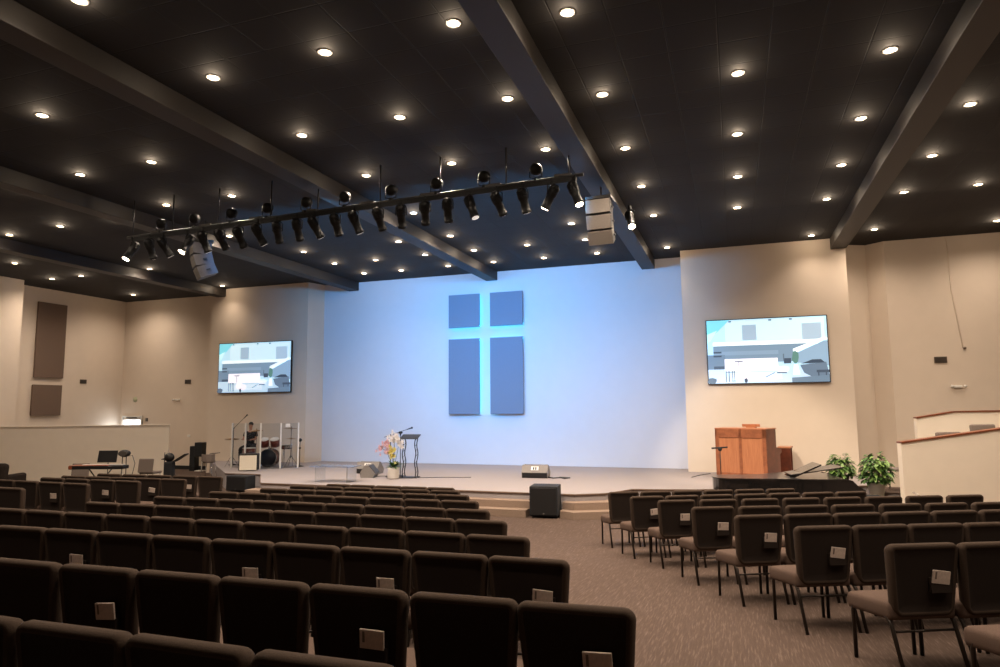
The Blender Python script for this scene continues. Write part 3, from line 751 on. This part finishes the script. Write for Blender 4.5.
o = MB().box((0, 0, 0), (.14, .01, .1), bevel=.002).build('notice_paper', M_white, loc=(-13.62, 18.33, SG + 1.36)); o.rotation_euler = (0, 0, R(42))
tag(o, 'small white notice at the top right of drum shield', 'paper')

kx, ky = -14.62, 18.75
t = thing('bass_drum', 'dark bass drum with two maroon toms mounted, behind the shield', 'drum', (kx, ky, SG), R(22))
Mk = Matrix.Translation((0, 0, .29)) @ Matrix.Rotation(R(90), 4, 'X')
MB().lathe([(.27, -.2), (.28, -.2), (.28, .2), (.27, .2)], 28, Mk).build('shell', M_drumred, t)
MB().lathe([(0, .19), (.265, .19), (.265, .203), (0, .206)], 28, Mk).build('front_head', M_kick, t)
g = MB()
for s in (-.2, .2): g.lathe([(.265, s - .02), (.293, s - .02), (.293, s + .02), (.265, s + .02), (.265, s - .02)], 28, Mk)
g.build('hoop', M_chrome, t)
for sx in (-1, 1):
    MB().tube([(sx * .24, -.1, .2), (sx * .36, -.2, 0)], .01, 6).build('spur', M_chrome, t)
    Mt = Matrix.Translation((sx * .17, -.02, .78)) @ Matrix.Rotation(R(22), 4, 'X')
    tm = MB().lathe([(.14, -.12), (.145, -.12), (.145, .12), (.14, .12)], 22, Mt).build('tom', M_drumred, t)
    MB().lathe([(0, .122), (.142, .122), (.15, .115), (.15, .13), (0, .13)], 22, Mt).build('tom_head', M_drumhead, tm)
    MB().tube([(sx * .02, 0, .55), (sx * .1, 0, .74)], .013, 6).build('tom_arm', M_chrome, t)
MB().tube([(0, 0, .5), (0, 0, .66)], .016, 8).build('tom_mount', M_chrome, t)
def drum(loc, r, h, zc, label, name='drum', tilt=0):
    t = thing(name, label, 'drum', loc, 0)
    M = Matrix.Translation((0, 0, zc)) @ Matrix.Rotation(tilt, 4, 'X')
    MB().lathe([(r - .005, -h / 2), (r, -h / 2), (r, h / 2), (r - .005, h / 2)], 24, M).build('shell', M_drumred if h > .2 else M_chrome, t)
    MB().lathe([(0, h / 2), (r, h / 2), (r + .008, h / 2 - .01), (r + .008, h / 2 + .012), (0, h / 2 + .006)], 24, M).build('head', M_drumhead, t)
    for k in range(3):
        a = R(120 * k + 30); MB().tube([(r * .9 * math.cos(a), r * .9 * math.sin(a), zc - h * .2), (r * 1.15 * math.cos(a), r * 1.15 * math.sin(a), 0)], .009, 6).build('leg', M_chrome, t)
drum((-15.2, 18.45, SG), .2, .38, .42, 'black-rimmed floor tom with white head left of bass drum', 'floor_tom')
drum((-14.25, 19.15, SG), .175, .14, .62, 'shallow chrome snare drum on legs right of the bass drum', 'snare_drum')
def cymbal(loc, h, r, label, tilt=0, two=None):
    t = thing('cymbal_stand', label, 'cymbal', loc, 0, 'cymbals on stands')
    MB().tube([(0, 0, .25), (0, 0, h + .06)], .011, 7).build('pole', M_chrome, t)
    for k in range(3):
        a = R(120 * k + 20); MB().tube([(0, 0, .35), (.26 * math.cos(a), .26 * math.sin(a), 0)], .009, 6).build('leg', M_chrome, t)
    for z, rad in [(h, r)] + ([two] if two else []):
        MB().lathe([(0, .03), (.035, .022), (.045, .008), (rad, -.012), (rad, -.016), (.045, .004), (0, .018)], 26, Matrix.Translation((0, 0, z)) @ Matrix.Rotation(tilt, 4, 'X')).build('cymbal', M_brass, t)
cymbal((-14.05, 19.1, SG), 1.24, .26, 'brass cymbals one above the other on stand at drum kit right side', R(-4), (.9, .2))
cymbal((-15.25, 18.85, SG), 1.18, .22, 'brass cymbal on stand in front of the drummer', R(6))
cymbal((-15.95, 18.5, SG), .92, .24, 'low brass hi-hat cymbals left of the drummer', 0, (.89, .24))
t = thing('drum_throne', 'round black drum stool under the drummer', 'stool', (-15.85, 19.33, SG))
MB().lathe([(0, .5), (.16, .5), (.175, .53), (.17, .58), (0, .59)], 20).build('seat', M_blacktex, t)
MB().tube([(0, 0, .1), (0, 0, .5)], .016, 8).build('post', M_chrome, t)
for k in range(3):
    a = R(120 * k); MB().tube([(0, 0, .2), (.25 * math.cos(a), .25 * math.sin(a), 0)], .01, 6).build('leg', M_chrome, t)

# drummer, seated, facing the audience
def skinned(name, nodes, edges, m, parent=None, sub=2):
    me = bpy.data.meshes.new(name); me.from_pydata([n[:3] for n in nodes], edges, [])
    o = bpy.data.objects.new(name, me); C.objects.link(o); me.materials.append(m)
    if parent: o.parent = parent
    md = o.modifiers.new('skin', 'SKIN'); md.use_smooth_shade = True
    for i, n in enumerate(nodes):
        v = me.skin_vertices[0].data[i]; v.radius = (n[3], n[4] if len(n) > 4 else n[3]); v.use_root = (i == 0)
    s = o.modifiers.new('sub', 'SUBSURF'); s.levels = sub; s.render_levels = sub
    return o
pr = thing('person', 'person with short dark hair in black shirt seated at the drums', 'person', (-15.85, 19.3, SG), R(200))
# local frame: +y is the direction the person faces
N = [(0, 0, .62, .10, .085), (0, .0, .78, .09, .07), (0, .01, .95, .105, .07), (0, .01, 1.07, .09, .055), (0, .02, 1.17, .048, .048), (0, .03, 1.22, .048, .048), (0, .035, 1.30, .068, .08), (0, .03, 1.385, .065, .078),
     (-.17, .01, 1.07, .055), (-.21, .06, .86, .042), (-.15, .27, .86, .033), (.17, .01, 1.07, .055), (.22, .06, .86, .042), (.13, .28, .88, .033),
     (-.11, .06, .60, .085), (-.17, .44, .56, .062), (-.17, .42, .1, .04), (-.17, .54, .035, .035), (.11, .06, .60, .085), (.18, .44, .56, .062), (.18, .42, .1, .04), (.18, .54, .035, .035)]
E_ = [(0, 1), (1, 2), (2, 3), (3, 4), (4, 5), (5, 6), (6, 7), (3, 8), (8, 9), (9, 10), (3, 11), (11, 12), (12, 13), (0, 14), (14, 15), (15, 16), (16, 17), (0, 18), (18, 19), (19, 20), (20, 21)]
body = skinned('body', N, E_, M_skin, pr)
shirt = skinned('shirt', [(0, 0, .60, .145, .125), (0, .0, .78, .14, .118), (0, .01, .95, .165, .12), (0, .01, 1.08, .15, .105), (0, .018, 1.145, .075, .07), (-.175, .01, 1.07, .072), (-.2, .045, .93, .062), (.175, .01, 1.07, .072), (.205, .045, .93, .062)],
        [(0, 1), (1, 2), (2, 3), (3, 4), (3, 5), (5, 6), (3, 7), (7, 8)], M_shirt, pr)
trousers = skinned('trousers', [(0, 0, .62, .14, .12), (-.11, .06, .60, .098), (-.17, .44, .56, .076), (-.17, .42, .12, .055), (.11, .06, .60, .098), (.18, .44, .56, .076), (.18, .42, .12, .055)],
        [(0, 1), (1, 2), (2, 3), (0, 4), (4, 5), (5, 6)], mat('dark_trousers', (34, 34, 40), .9), pr)
for s in (-1, 1): MB().ball((s * .17, .52, .04), .05, (.9, 2.2, .75)).build('shoe', M_black, pr)
g = MB(); g.ball((0, .005, 1.375), .092, (.86, 1.0, .86), 16); bmesh.ops.delete(g.bm, geom=[v for v in g.bm.verts if v.co.z < 1.335 and v.co.y > -.0], context='VERTS'); g.build('hair', M_hair, pr)
g = MB()
for s in (-1, 1): g.ball((s * .03, .112, 1.335), .011, (1.3, .5, .7), 8)
g.build('eyes', M_hair, pr)
MB().ball((0, .122, 1.312), .014, (.8, 1, 1.5), 8).build('nose', M_skin, pr)
MB().ball((0, .112, 1.278), .018, (1.2, .4, .3), 8).build('mouth', mat('lips', (140, 84, 74), .6), pr)
for s, hx, hy, hz in ((-1, -.14, .31, .86), (1, .12, .32, .88)):
    g = MB(); g.ball((hx, hy + .02, hz), .038, (.8, 1.2, .5), 10)
    for k in range(4): g.tube([(hx - .024 + .016 * k, hy + .05, hz), (hx - .026 + .017 * k, hy + .085 - abs(k - 1.5) * .006, hz - .006), (hx - .024 + .016 * k, hy + .088, hz - .034)], [.009, .008, .006], 6)
    g.tube([(hx - s * .025, hy + .0, hz), (hx - s * .045, hy + .03, hz - .01), (hx - s * .03, hy + .06, hz - .025)], [.011, .009, .008], 6)
    g.build('hand', M_skin, pr)
    o = MB().tube([(hx, hy + .04, hz - .025), (hx * .6, hy + .36, hz - .0)], [.008, .006], 6).build('drumstick', M_keyred)
    o.matrix_world = Matrix.Translation((-15.85, 19.3, SG)) @ Matrix.Rotation(R(200), 4, 'Z')
    tag(o, 'wooden drumstick in the drummer\'s %s hand' % ('left' if s < 0 else 'right'), 'drumstick')
mic_stand((-16.28, 18.95, SG), 1.24, (.45, -.05, 1.58), 'tall black boom microphone stand left of the drummer', back=.12)
mic_stand((-13.62, 19.0, SG), .82, None, 'short black stand with round head right of drum shield')
o = [c for c in C.objects if c.name.startswith('microphone_stand')][-1]
MB().ball((0, 0, .86), .06).ball((0, 0, .6), .035).build('microphone', M_blacktex, o)

# ------------------------------------------------------------ organ, piano, plants on the right
t = thing('organ_console', 'reddish wooden organ console with two recessed rear panels, behind the piano', 'organ', (.28, 18.85, SG), R(-24))
W, D, H_ = 1.34, .95, 1.27
g = MB(); g.box((0, -D / 2 + .02, H_ / 2), (W, .04, H_), bevel=.004)
g.build('rear_panel', MATS['organ_wood'], t)
M_wf = mat('organ_frame_wood', (142, 86, 58), .4, noise=.2, scale=9)
g = MB(); fr = .07
for x0, x1, z0, z1 in ((-W / 2, -W / 2 + .1, .1, H_), (W / 2 - .1, W / 2, .1, H_), (-.035, .035, .1, H_), (-W / 2, W / 2, H_ - .22, H_), (-W / 2, W / 2, 0, .16)):
    g.box(((x0 + x1) / 2, -D / 2 - .008, (z0 + z1) / 2), (x1 - x0, .022, z1 - z0), bevel=.005)
g.build('panel_frame', M_wf, t)
M_dark_wood = mat('organ_side_wood', (96, 46, 28), .4, noise=.25, scale=8)
for s in (-1, 1):
    sd = MB().prism([(-D / 2, 0), (D / 2 - .1, 0), (D / 2 - .1, .62), (D / 2, .66), (D / 2, .74), (.14, .80), (.14, H_), (-D / 2, H_)], -.02, .02, Matrix.Translation((s * (W / 2 - .02), 0, 0)) @ Matrix.Rotation(R(90), 4, 'Z') @ Matrix.Rotation(R(90), 4, 'X')).build('side_panel', M_dark_wood, t)
MB().box((0, -.15, H_ + .012), (W + .03, .66, .025), bevel=.006).build('top', MATS['organ_wood'], t)
MB().box((0, .3, .7), (W - .08, .34, .04)).build('key_slip', M_dark_wood, t)
g = MB()
for k in range(2): g.box((0, .28 - .1 * k, .75 + .07 * k), (W - .2, .14, .02))
g.build('keyboard', M_white, t)
t2 = MB().box((0, 0, 0), (.47, .03, .07), (R(15), 0, 0), bevel=.004).box((0, .02, -.045), (.25, .1, .03)).build('music_desk', MATS['organ_wood'], t); t2.location = (.12, -.05, H_ + .085)
t = thing('organ_bench', 'low reddish wooden bench beside the organ console', 'bench', (1.22, 19.75, SG), R(-10))
MB().box((0, 0, .75), (.34, .5, .04), bevel=.006).build('seat', MATS['organ_wood'], t)
for s in (-1, 1): MB().box((0, s * .2, .365), (.3, .04, .73), bevel=.004).build('side_panel', M_dark_wood, t)
mic = mic_stand((-.40, 17.7, SG), .82, None, 'short black microphone stand in front of the organ left panel')
MB().tube([(-.2, 0, .82), (.18, -.02, .85)], .02, 7).ball((0, 0, .8), .05).build('microphone', M_blacktex, mic)
cablething([(-.55, 15.1, FL + .9), (-.75, 15.15, FL + .86), (-.95, 15.2, FL + .8)], 'thin dark cable end sticking out left of the piano')

# grand piano, tail to the left
t = thing('grand_piano', 'black grand piano with rounded tail left, standing below the organ', 'piano', (.75, 14.95, FL), R(9))
out = []
for k in range(13):      # tail
    a = R(90 + 180 * k / 12); out.append((-1.0 + .28 * math.cos(a), .02 + .38 * math.sin(a) - .1))
out += [(1.15, -.48), (1.15, 1.0), (.35, 1.0), (.1, .78), (-.3, .42), (-.7, .32)]
M_lid = mat('piano_lid', (40, 37, 35), .28, noise=.05, coat=.4)
g = MB(); g.prism(out, .56, .86); g.build('case', M_gloss, t)
g = MB(); g.prism([(x * 1.01, y * 1.01) for x, y in out], .865, .885); g.build('lid', M_lid, t)
MB().box((.72, .12, 1.01), (1.0, .62, .022), (R(0), R(-9), 0), bevel=.004).build('front_lid_flap', M_lid, t)
MB().box((.47, .1, .985), (.72, .62, .03), (0, R(-25), 0), bevel=.004).build('folded_lid', M_gloss, t)
MB().box((1.3, .25, .66), (.34, 1.35, .06), bevel=.01).build('key_bed', M_gloss, t)
g = MB(); g.mi = 0; g.box((1.3, .25, .70), (.17, 1.22, .02)); g.mi = 1
for k in range(30): g.box((1.26, -.34 + k * .041, .716), (.1, .014, .014))
g.build('keyboard', [M_white, M_black], t)
for y in (-.43, .93):
    MB().prism([(1.1, .58), (1.48, .58), (1.5, .68), (1.38, .75), (1.28, .86), (1.1, .9)], -.035, .035, Matrix.Translation((0, y, 0)) @ Matrix.Rotation(R(90), 4, 'X')).build('key_cheek', M_gloss, t)
for x, y in ((-.9, -.1), (1.0, -.3), (1.0, .8)):
    MB().tube([(x, y, .56), (x, y, .3), (x, y, .06)], [.07, .06, .04], 10).build('leg', M_gloss, t)
g = MB(); g.tube([(.75, .2, .56), (.75, .2, .12)], .02, 8); g.tube([(.75, .35, .56), (.75, .35, .12)], .02, 8); g.box((.75, .27, .1), (.1, .3, .05)); g.build('pedal_lyre', M_gloss, t)
t = thing('piano_bench', 'black padded piano bench beside the keyboard end of the piano', 'bench', (2.55, 15.2, FL), R(9))
MB().box((0, 0, .46), (.38, .8, .09), bevel=.025).build('seat', M_blacktex, t)
for sx in (-1, 1):
    for sy in (-1, 1): MB().box((sx * .15, sy * .35, .21), (.045, .045, .42)).build('leg', M_gloss, t)

def plant(loc, r, h, pot_h, n, seed, label, zsc=1):
    t = thing('potted_plant', label, 'plant', loc, 0)
    g = MB(); g.lathe([(0, 0), (.12, 0), (.17, pot_h * .9), (.19, pot_h), (.165, pot_h), (.15, pot_h - .04), (0, pot_h - .04)], 18); g.build('pot', M_pot if seed == 12 else mat('dark_pot', (70, 58, 48), .6), t)
    g = MB(); rg = random.Random(seed)
    for k in range(n):
        a = rg.uniform(0, 2 * PI); rad = r * math.sqrt(rg.random()); zz = pot_h + h * rg.uniform(.05, 1) * (1 - .45 * (rad / r) ** 2)
        p = Vector((rad * math.cos(a) * .8, rad * math.sin(a) * .8, zz)); g.mi = rg.randint(0, 1)
        leaf(g, p, (math.cos(a + rg.uniform(-.9, .9)), math.sin(a + rg.uniform(-.9, .9)), rg.uniform(-.5, .6)), rg.uniform(.1, .17), rg.uniform(.028, .048), .5)
    g.build('foliage', [M_green, M_green2], t)
    g = MB()
    for k in range(14):
        a = rg.uniform(0, 2 * PI); g.tube([(0, 0, pot_h - .03), (.4 * r * math.cos(a), .4 * r * math.sin(a), pot_h + h * .5), (.7 * r * math.cos(a), .7 * r * math.sin(a), pot_h + h * .75)], .006, 5)
    g.build('stems', M_green, t)
def pedestal(loc, w, h, label, m=M_partition):
    o = MB().box((0, 0, h / 2), (w, w, h), bevel=.01).build('pedestal', m, loc=loc); tag(o, label, 'pedestal'); return o
pedestal((2.12, 16.55, FL), .36, .55, 'dark square pedestal under the left green plant behind piano', mat('pedestal_dark', (70, 60, 52), .7))
plant((2.12, 16.55, FL + .55), .27, .50, .24, 300, 11, 'bushy green plant standing directly behind the piano keyboard end')
pedestal((2.68, 15.85, FL), .3, .42, 'pale square pedestal under the right green plant with white pot')
plant((2.68, 15.85, FL + .42), .33, .64, .3, 380, 12, 'taller trailing green plant in white pot, right of the other plant')
# chair at the foot of the raked wall
t = thing('side_chair', 'dark metal chair with pale seat on the riser behind the plants', 'chair', (3.2, 16.5, -.3), R(60))
MB().box((0, 0, .44), (.44, .44, .06), bevel=.02).build('seat', M_graychair, t)
MB().box((0, -.22, .72), (.42, .04, .36), (R(-10), 0, 0), bevel=.015).build('backrest', M_graychair, t)
for sx in (-1, 1):
    MB().tube([(sx * .2, .2, .42), (sx * .21, .24, 0)], .012, 7).build('leg', M_black, t)
    MB().tube([(sx * .2, -.26, .9), (sx * .2, -.2, .42), (sx * .21, -.26, 0)], .014, 7).build('leg', M_black, t)
g = MB(); g.prism([(2.85, 15.95), (3.9, 16.2), (3.9, 17.1), (2.85, 17.1)], -1, -.3); struct('trim_riser', g, MATS['carpet'])
o = MB().lathe([(0, 0), (.16, .02), (.2, .2), (.12, .36), (0, .38)], 16, Matrix.Diagonal((1.1, .7, 1, 1))).build('fabric_bag', mat('bag_black', (28, 22, 20), .8), loc=(2.95, 15.45, FL + .16)); tag(o, 'dark rounded bag on floor between the plant and raked wall', 'bag')
o = MB().box((0, 0, .08), (.5, .4, .16), bevel=.01).build('floor_box', mat('box_tan', (128, 100, 78), .7), loc=(2.95, 15.45, FL)); tag(o, 'low tan box on floor under the dark bag', 'box')
o = MB().tube([(3.03, 14.45, -.1), (3.16, 14.40, -.17), (3.26, 14.38, -.28), (3.33, 14.38, -.42), (3.36, 14.38, FL)], .014, 8).build('handrail', mat('rail_grey', (160, 150, 140), .4, .4)); tag(o, 'small curved grey handrail at the end of raked wall', 'handrail')
# seats seen over the raked wall
for i, (x, y, z) in enumerate(((4.05, 16.0, .04), (4.72, 16.25, .19), (5.35, 16.5, .36))):
    t = thing('tier_seat', 'pale brown seat back showing above the right raked wall, %s from left' % ORD[i + 1], 'seat', (x, y, z), R(22), 'seats behind the right raked wall')
    MB().box((0, .2, .4), (.5, .46, .08), bevel=.02).build('seat', M_graychair, t)
    MB().box((0, -.05, .66), (.52, .08, .5), (R(-8), 0, 0), bevel=.03).build('backrest', M_graychair, t)
    for sx in (-1, 1): MB().tube([(sx * .22, .2, .38), (sx * .22, .2, .25 - z if z < .25 else 0)], .014, 6).build('leg', M_frame, t)

# ------------------------------------------------------------ left corner instruments
t = thing('keyboard_piano', 'brown and black stage keyboard on a crossed stand before left partition', 'keyboard', (-16.1, 13.7, FL), R(19.3))
MB().box((0, 0, .83), (1.35, .32, .09), bevel=.015).build('body', M_black, t)
MB().box((-.25, -.02, .88), (1.0, .26, .02), bevel=.004).build('wood_panel', M_keyred, t)
MB().box((-.72, 0, .83), (.12, .3, .1), bevel=.02).build('end_cheek', M_keyred, t)
MB().box((.05, .06, .893), (1.1, .13, .012)).build('keys', M_white, t)
for s in (-1, 1): MB().tube([(s * .3, 0, .78), (-s * .3, 0, .02)], .016, 7).build('leg', M_black, t)
g = MB(); g.tube([(.3, -.2, .02), (.3, .2, .02)], .016, 7); g.tube([(-.3, -.2, .02), (-.3, .2, .02)], .016, 7); g.build('foot_bar', M_black, t)
t = thing('music_stand', 'wide black music desk standing upright behind the keyboard', 'music stand', (-16.19, 13.98, FL), R(19))
MB().box((0, 0, 1.09), (.52, .02, .32), (R(-12), 0, 0), bevel=.004).build('desk', M_black, t)
MB().tube([(0, .03, .02), (0, .03, 1.0)], .012, 7).build('pole', M_black, t)
for k in range(3):
    a = R(120 * k + 90); MB().tube([(0, .03, .16), (.24 * math.cos(a), .03 + .24 * math.sin(a), .01)], .009, 6).build('leg', M_black, t)
t = thing('desk_fan', 'round black fan-like head on twin poles right of the keyboard', 'fan', (-15.75, 14.12, FL), R(19))
MB().ball((0, 0, 1.17), .16, (1.05, .55, .62), 16).build('head', M_black, t)
MB().lathe([(.1, 0), (.12, 0), (.12, .02), (.1, .02)], 18, Matrix.Translation((0, -.09, 1.17)) @ Matrix.Rotation(R(90), 4, 'X') @ Matrix.Diagonal((1, .6, 1, 1))).build('grille_ring', M_dgray, t)
for s in (-1, 1): MB().tube([(s * .05, 0, 1.1), (s * .07, 0, .02)], .011, 7).build('pole', M_black, t)
MB().box((0, 0, .012), (.34, .26, .024), bevel=.005).build('base', M_black, t)
cablething([(-15.6, 14.1, FL + 1.1), (-15.5, 14.15, FL + 1.12), (-15.42, 14.17, FL + .9), (-15.48, 14.15, FL + .6), (-15.6, 14.1, FL + .01)], 'black cable drooping from the fan head beside the keyboard')
def grey_chair(loc, rz, label):
    t = thing('grey_chair', label, 'chair', loc, rz, 'grey chairs near the left partition')
    MB().box((0, .02, .44), (.46, .46, .07), bevel=.025).build('seat', M_graychair, t)
    MB().box((0, -.24, .66), (.46, .06, .42), (R(-8), 0, 0), bevel=.025).build('backrest', M_graychair, t)
    for sx in (-1, 1):
        for sy in (-1, 1): MB().tube([(sx * .2, sy * .18, .42), (sx * .22, sy * .24, 0)], .012, 7).build('leg', M_chrome, t)
    return t
grey_chair((-17.45, 14.35, FL), R(25), 'grey upholstered chair partly hidden behind the keyboard left half')
c2 = grey_chair((-17.0, 16.2, FL), R(14), 'grey upholstered chair alone at the right end of left partition')
t = thing('music_stand', 'small black stand arm beside the lone grey chair', 'music stand', (-16.72, 16.55, FL), 0)
MB().box((0, 0, .83), (.26, .2, .02), (R(-8), R(-12), 0)).build('desk', M_black, t)
MB().tube([(0, 0, .02), (0, 0, .82)], .012, 7).build('pole', M_black, t); MB().lathe([(0, 0), (.14, 0), (.12, .02), (0, .03)], 14).build('base', M_black, t)
t = thing('instrument_stand', 'black instrument case on stand with a slanted desk left of stage', 'instrument stand', (-15.85, 15.95, FL), R(20))
MB().box((-.12, 0, .5), (.26, .24, .62), bevel=.05).build('case', M_blacktex, t)
MB().ball((-.14, 0, .93), .15, (1, .7, .9)).build('case_top', M_black, t)
MB().box((.2, 0, .92), (.4, .28, .03), (0, R(-32), 0)).build('desk', M_black, t)
MB().tube([(-.28, 0, 1.08), (-.28, 0, 0)], .014, 7).build('pole', M_black, t)
g = MB(); g.tube([(-.35, -.15, .01), (.15, .15, .2)], .014, 6); g.tube([(-.35, .15, .01), (.15, -.15, .2)], .014, 6); g.build('leg', M_black, t)
t = thing('tall_speaker', 'tall narrow black speaker column against the back wall left of stage', 'speaker', (-19.83, 20.95, FL), R(10))
MB().box((0, 0, .47), (.24, .26, .94), bevel=.01).build('cabinet', M_black, t); MB().box((0, -.135, .5), (.2, .01, .8)).build('grille', M_blacktex, t)
t = thing('pole_speaker', 'squarish black speaker raised on a pole right of speaker column', 'speaker', (-19.44, 20.85, FL), R(10))
MB().box((0, 0, .82), (.34, .3, .54), bevel=.015).build('cabinet', M_black, t); MB().box((0, -.155, .82), (.3, .01, .48)).build('grille', M_blacktex, t)
MB().tube([(0, .1, .02), (0, .1, .6)], .02, 8).build('pole', M_white, t); MB().box((0, .05, .012), (.34, .3, .024)).build('base', M_white, t)
t = thing('bar_stool', 'grey low-back stool with thin light metal legs beside the stage', 'stool', (-15.85, 17.37, FL), R(18))
MB().lathe([(0, .66), (.17, .66), (.2, .70), (.19, .73), (0, .73)], 18).build('seat', M_graychair, t)
MB().prism([(-.2, -.02), (-.17, -.16), (0, -.21), (.17, -.16), (.2, -.02), (.17, -.03), (.14, -.13), (0, -.17), (-.14, -.13), (-.17, -.03)], .72, .93).build('backrest', M_graychair, t)
for sx in (-1, 1):
    for sy in (-1, 1): MB().tube([(sx * .13, sy * .13, .67), (sx * .2, sy * .2, 0)], .01, 7).build('leg', M_chrome, t)
MB().box((.16, .05, .95), (.26, .18, .02), (0, R(-5), 0)).build('desk', M_black, t)
# dark seats peeping at the far left edge
t = thing('armchair', 'dark rounded armchair back at far left edge before the partition', 'chair', (-18.05, 12.3, fz(-18.05, 12.3)), R(20))
MB().box((0, .1, .35), (.9, .7, .3), bevel=.08).build('seat', M_back, t)
MB().box((0, -.28, .6), (1.0, .2, .62), (R(-8), 0, 0), bevel=.09).build('backrest', M_back, t)
for s in (-1, 1): MB().box((s * .46, .08, .42), (.16, .7, .4), bevel=.06).build('armrest', M_back, t)

# ------------------------------------------------------------ extra real light: daylight in the left vestibule
l = bpy.data.lights.new('vestibule_lamp', 'POINT'); l.energy = 9; l.color = (.88, .95, 1); l.shadow_soft_size = .15
obj('vestibule_lamp', l, None, (-23.85, 20.9, .75))
w = bpy.data.worlds.new('world'); bpy.context.scene.world = w; w.use_nodes = True
w.node_tree.nodes['Background'].inputs[0].default_value = (.55, .42, .34, 1); w.node_tree.nodes['Background'].inputs[1].default_value = .02
sc = bpy.context.scene
sc.view_settings.view_transform = 'Standard'; sc.view_settings.look = 'None'; sc.view_settings.exposure = 0
sc.cycles.use_denoising = True
sc.cycles.max_bounces = 8; sc.cycles.diffuse_bounces = 5; sc.cycles.sample_clamp_indirect = 4
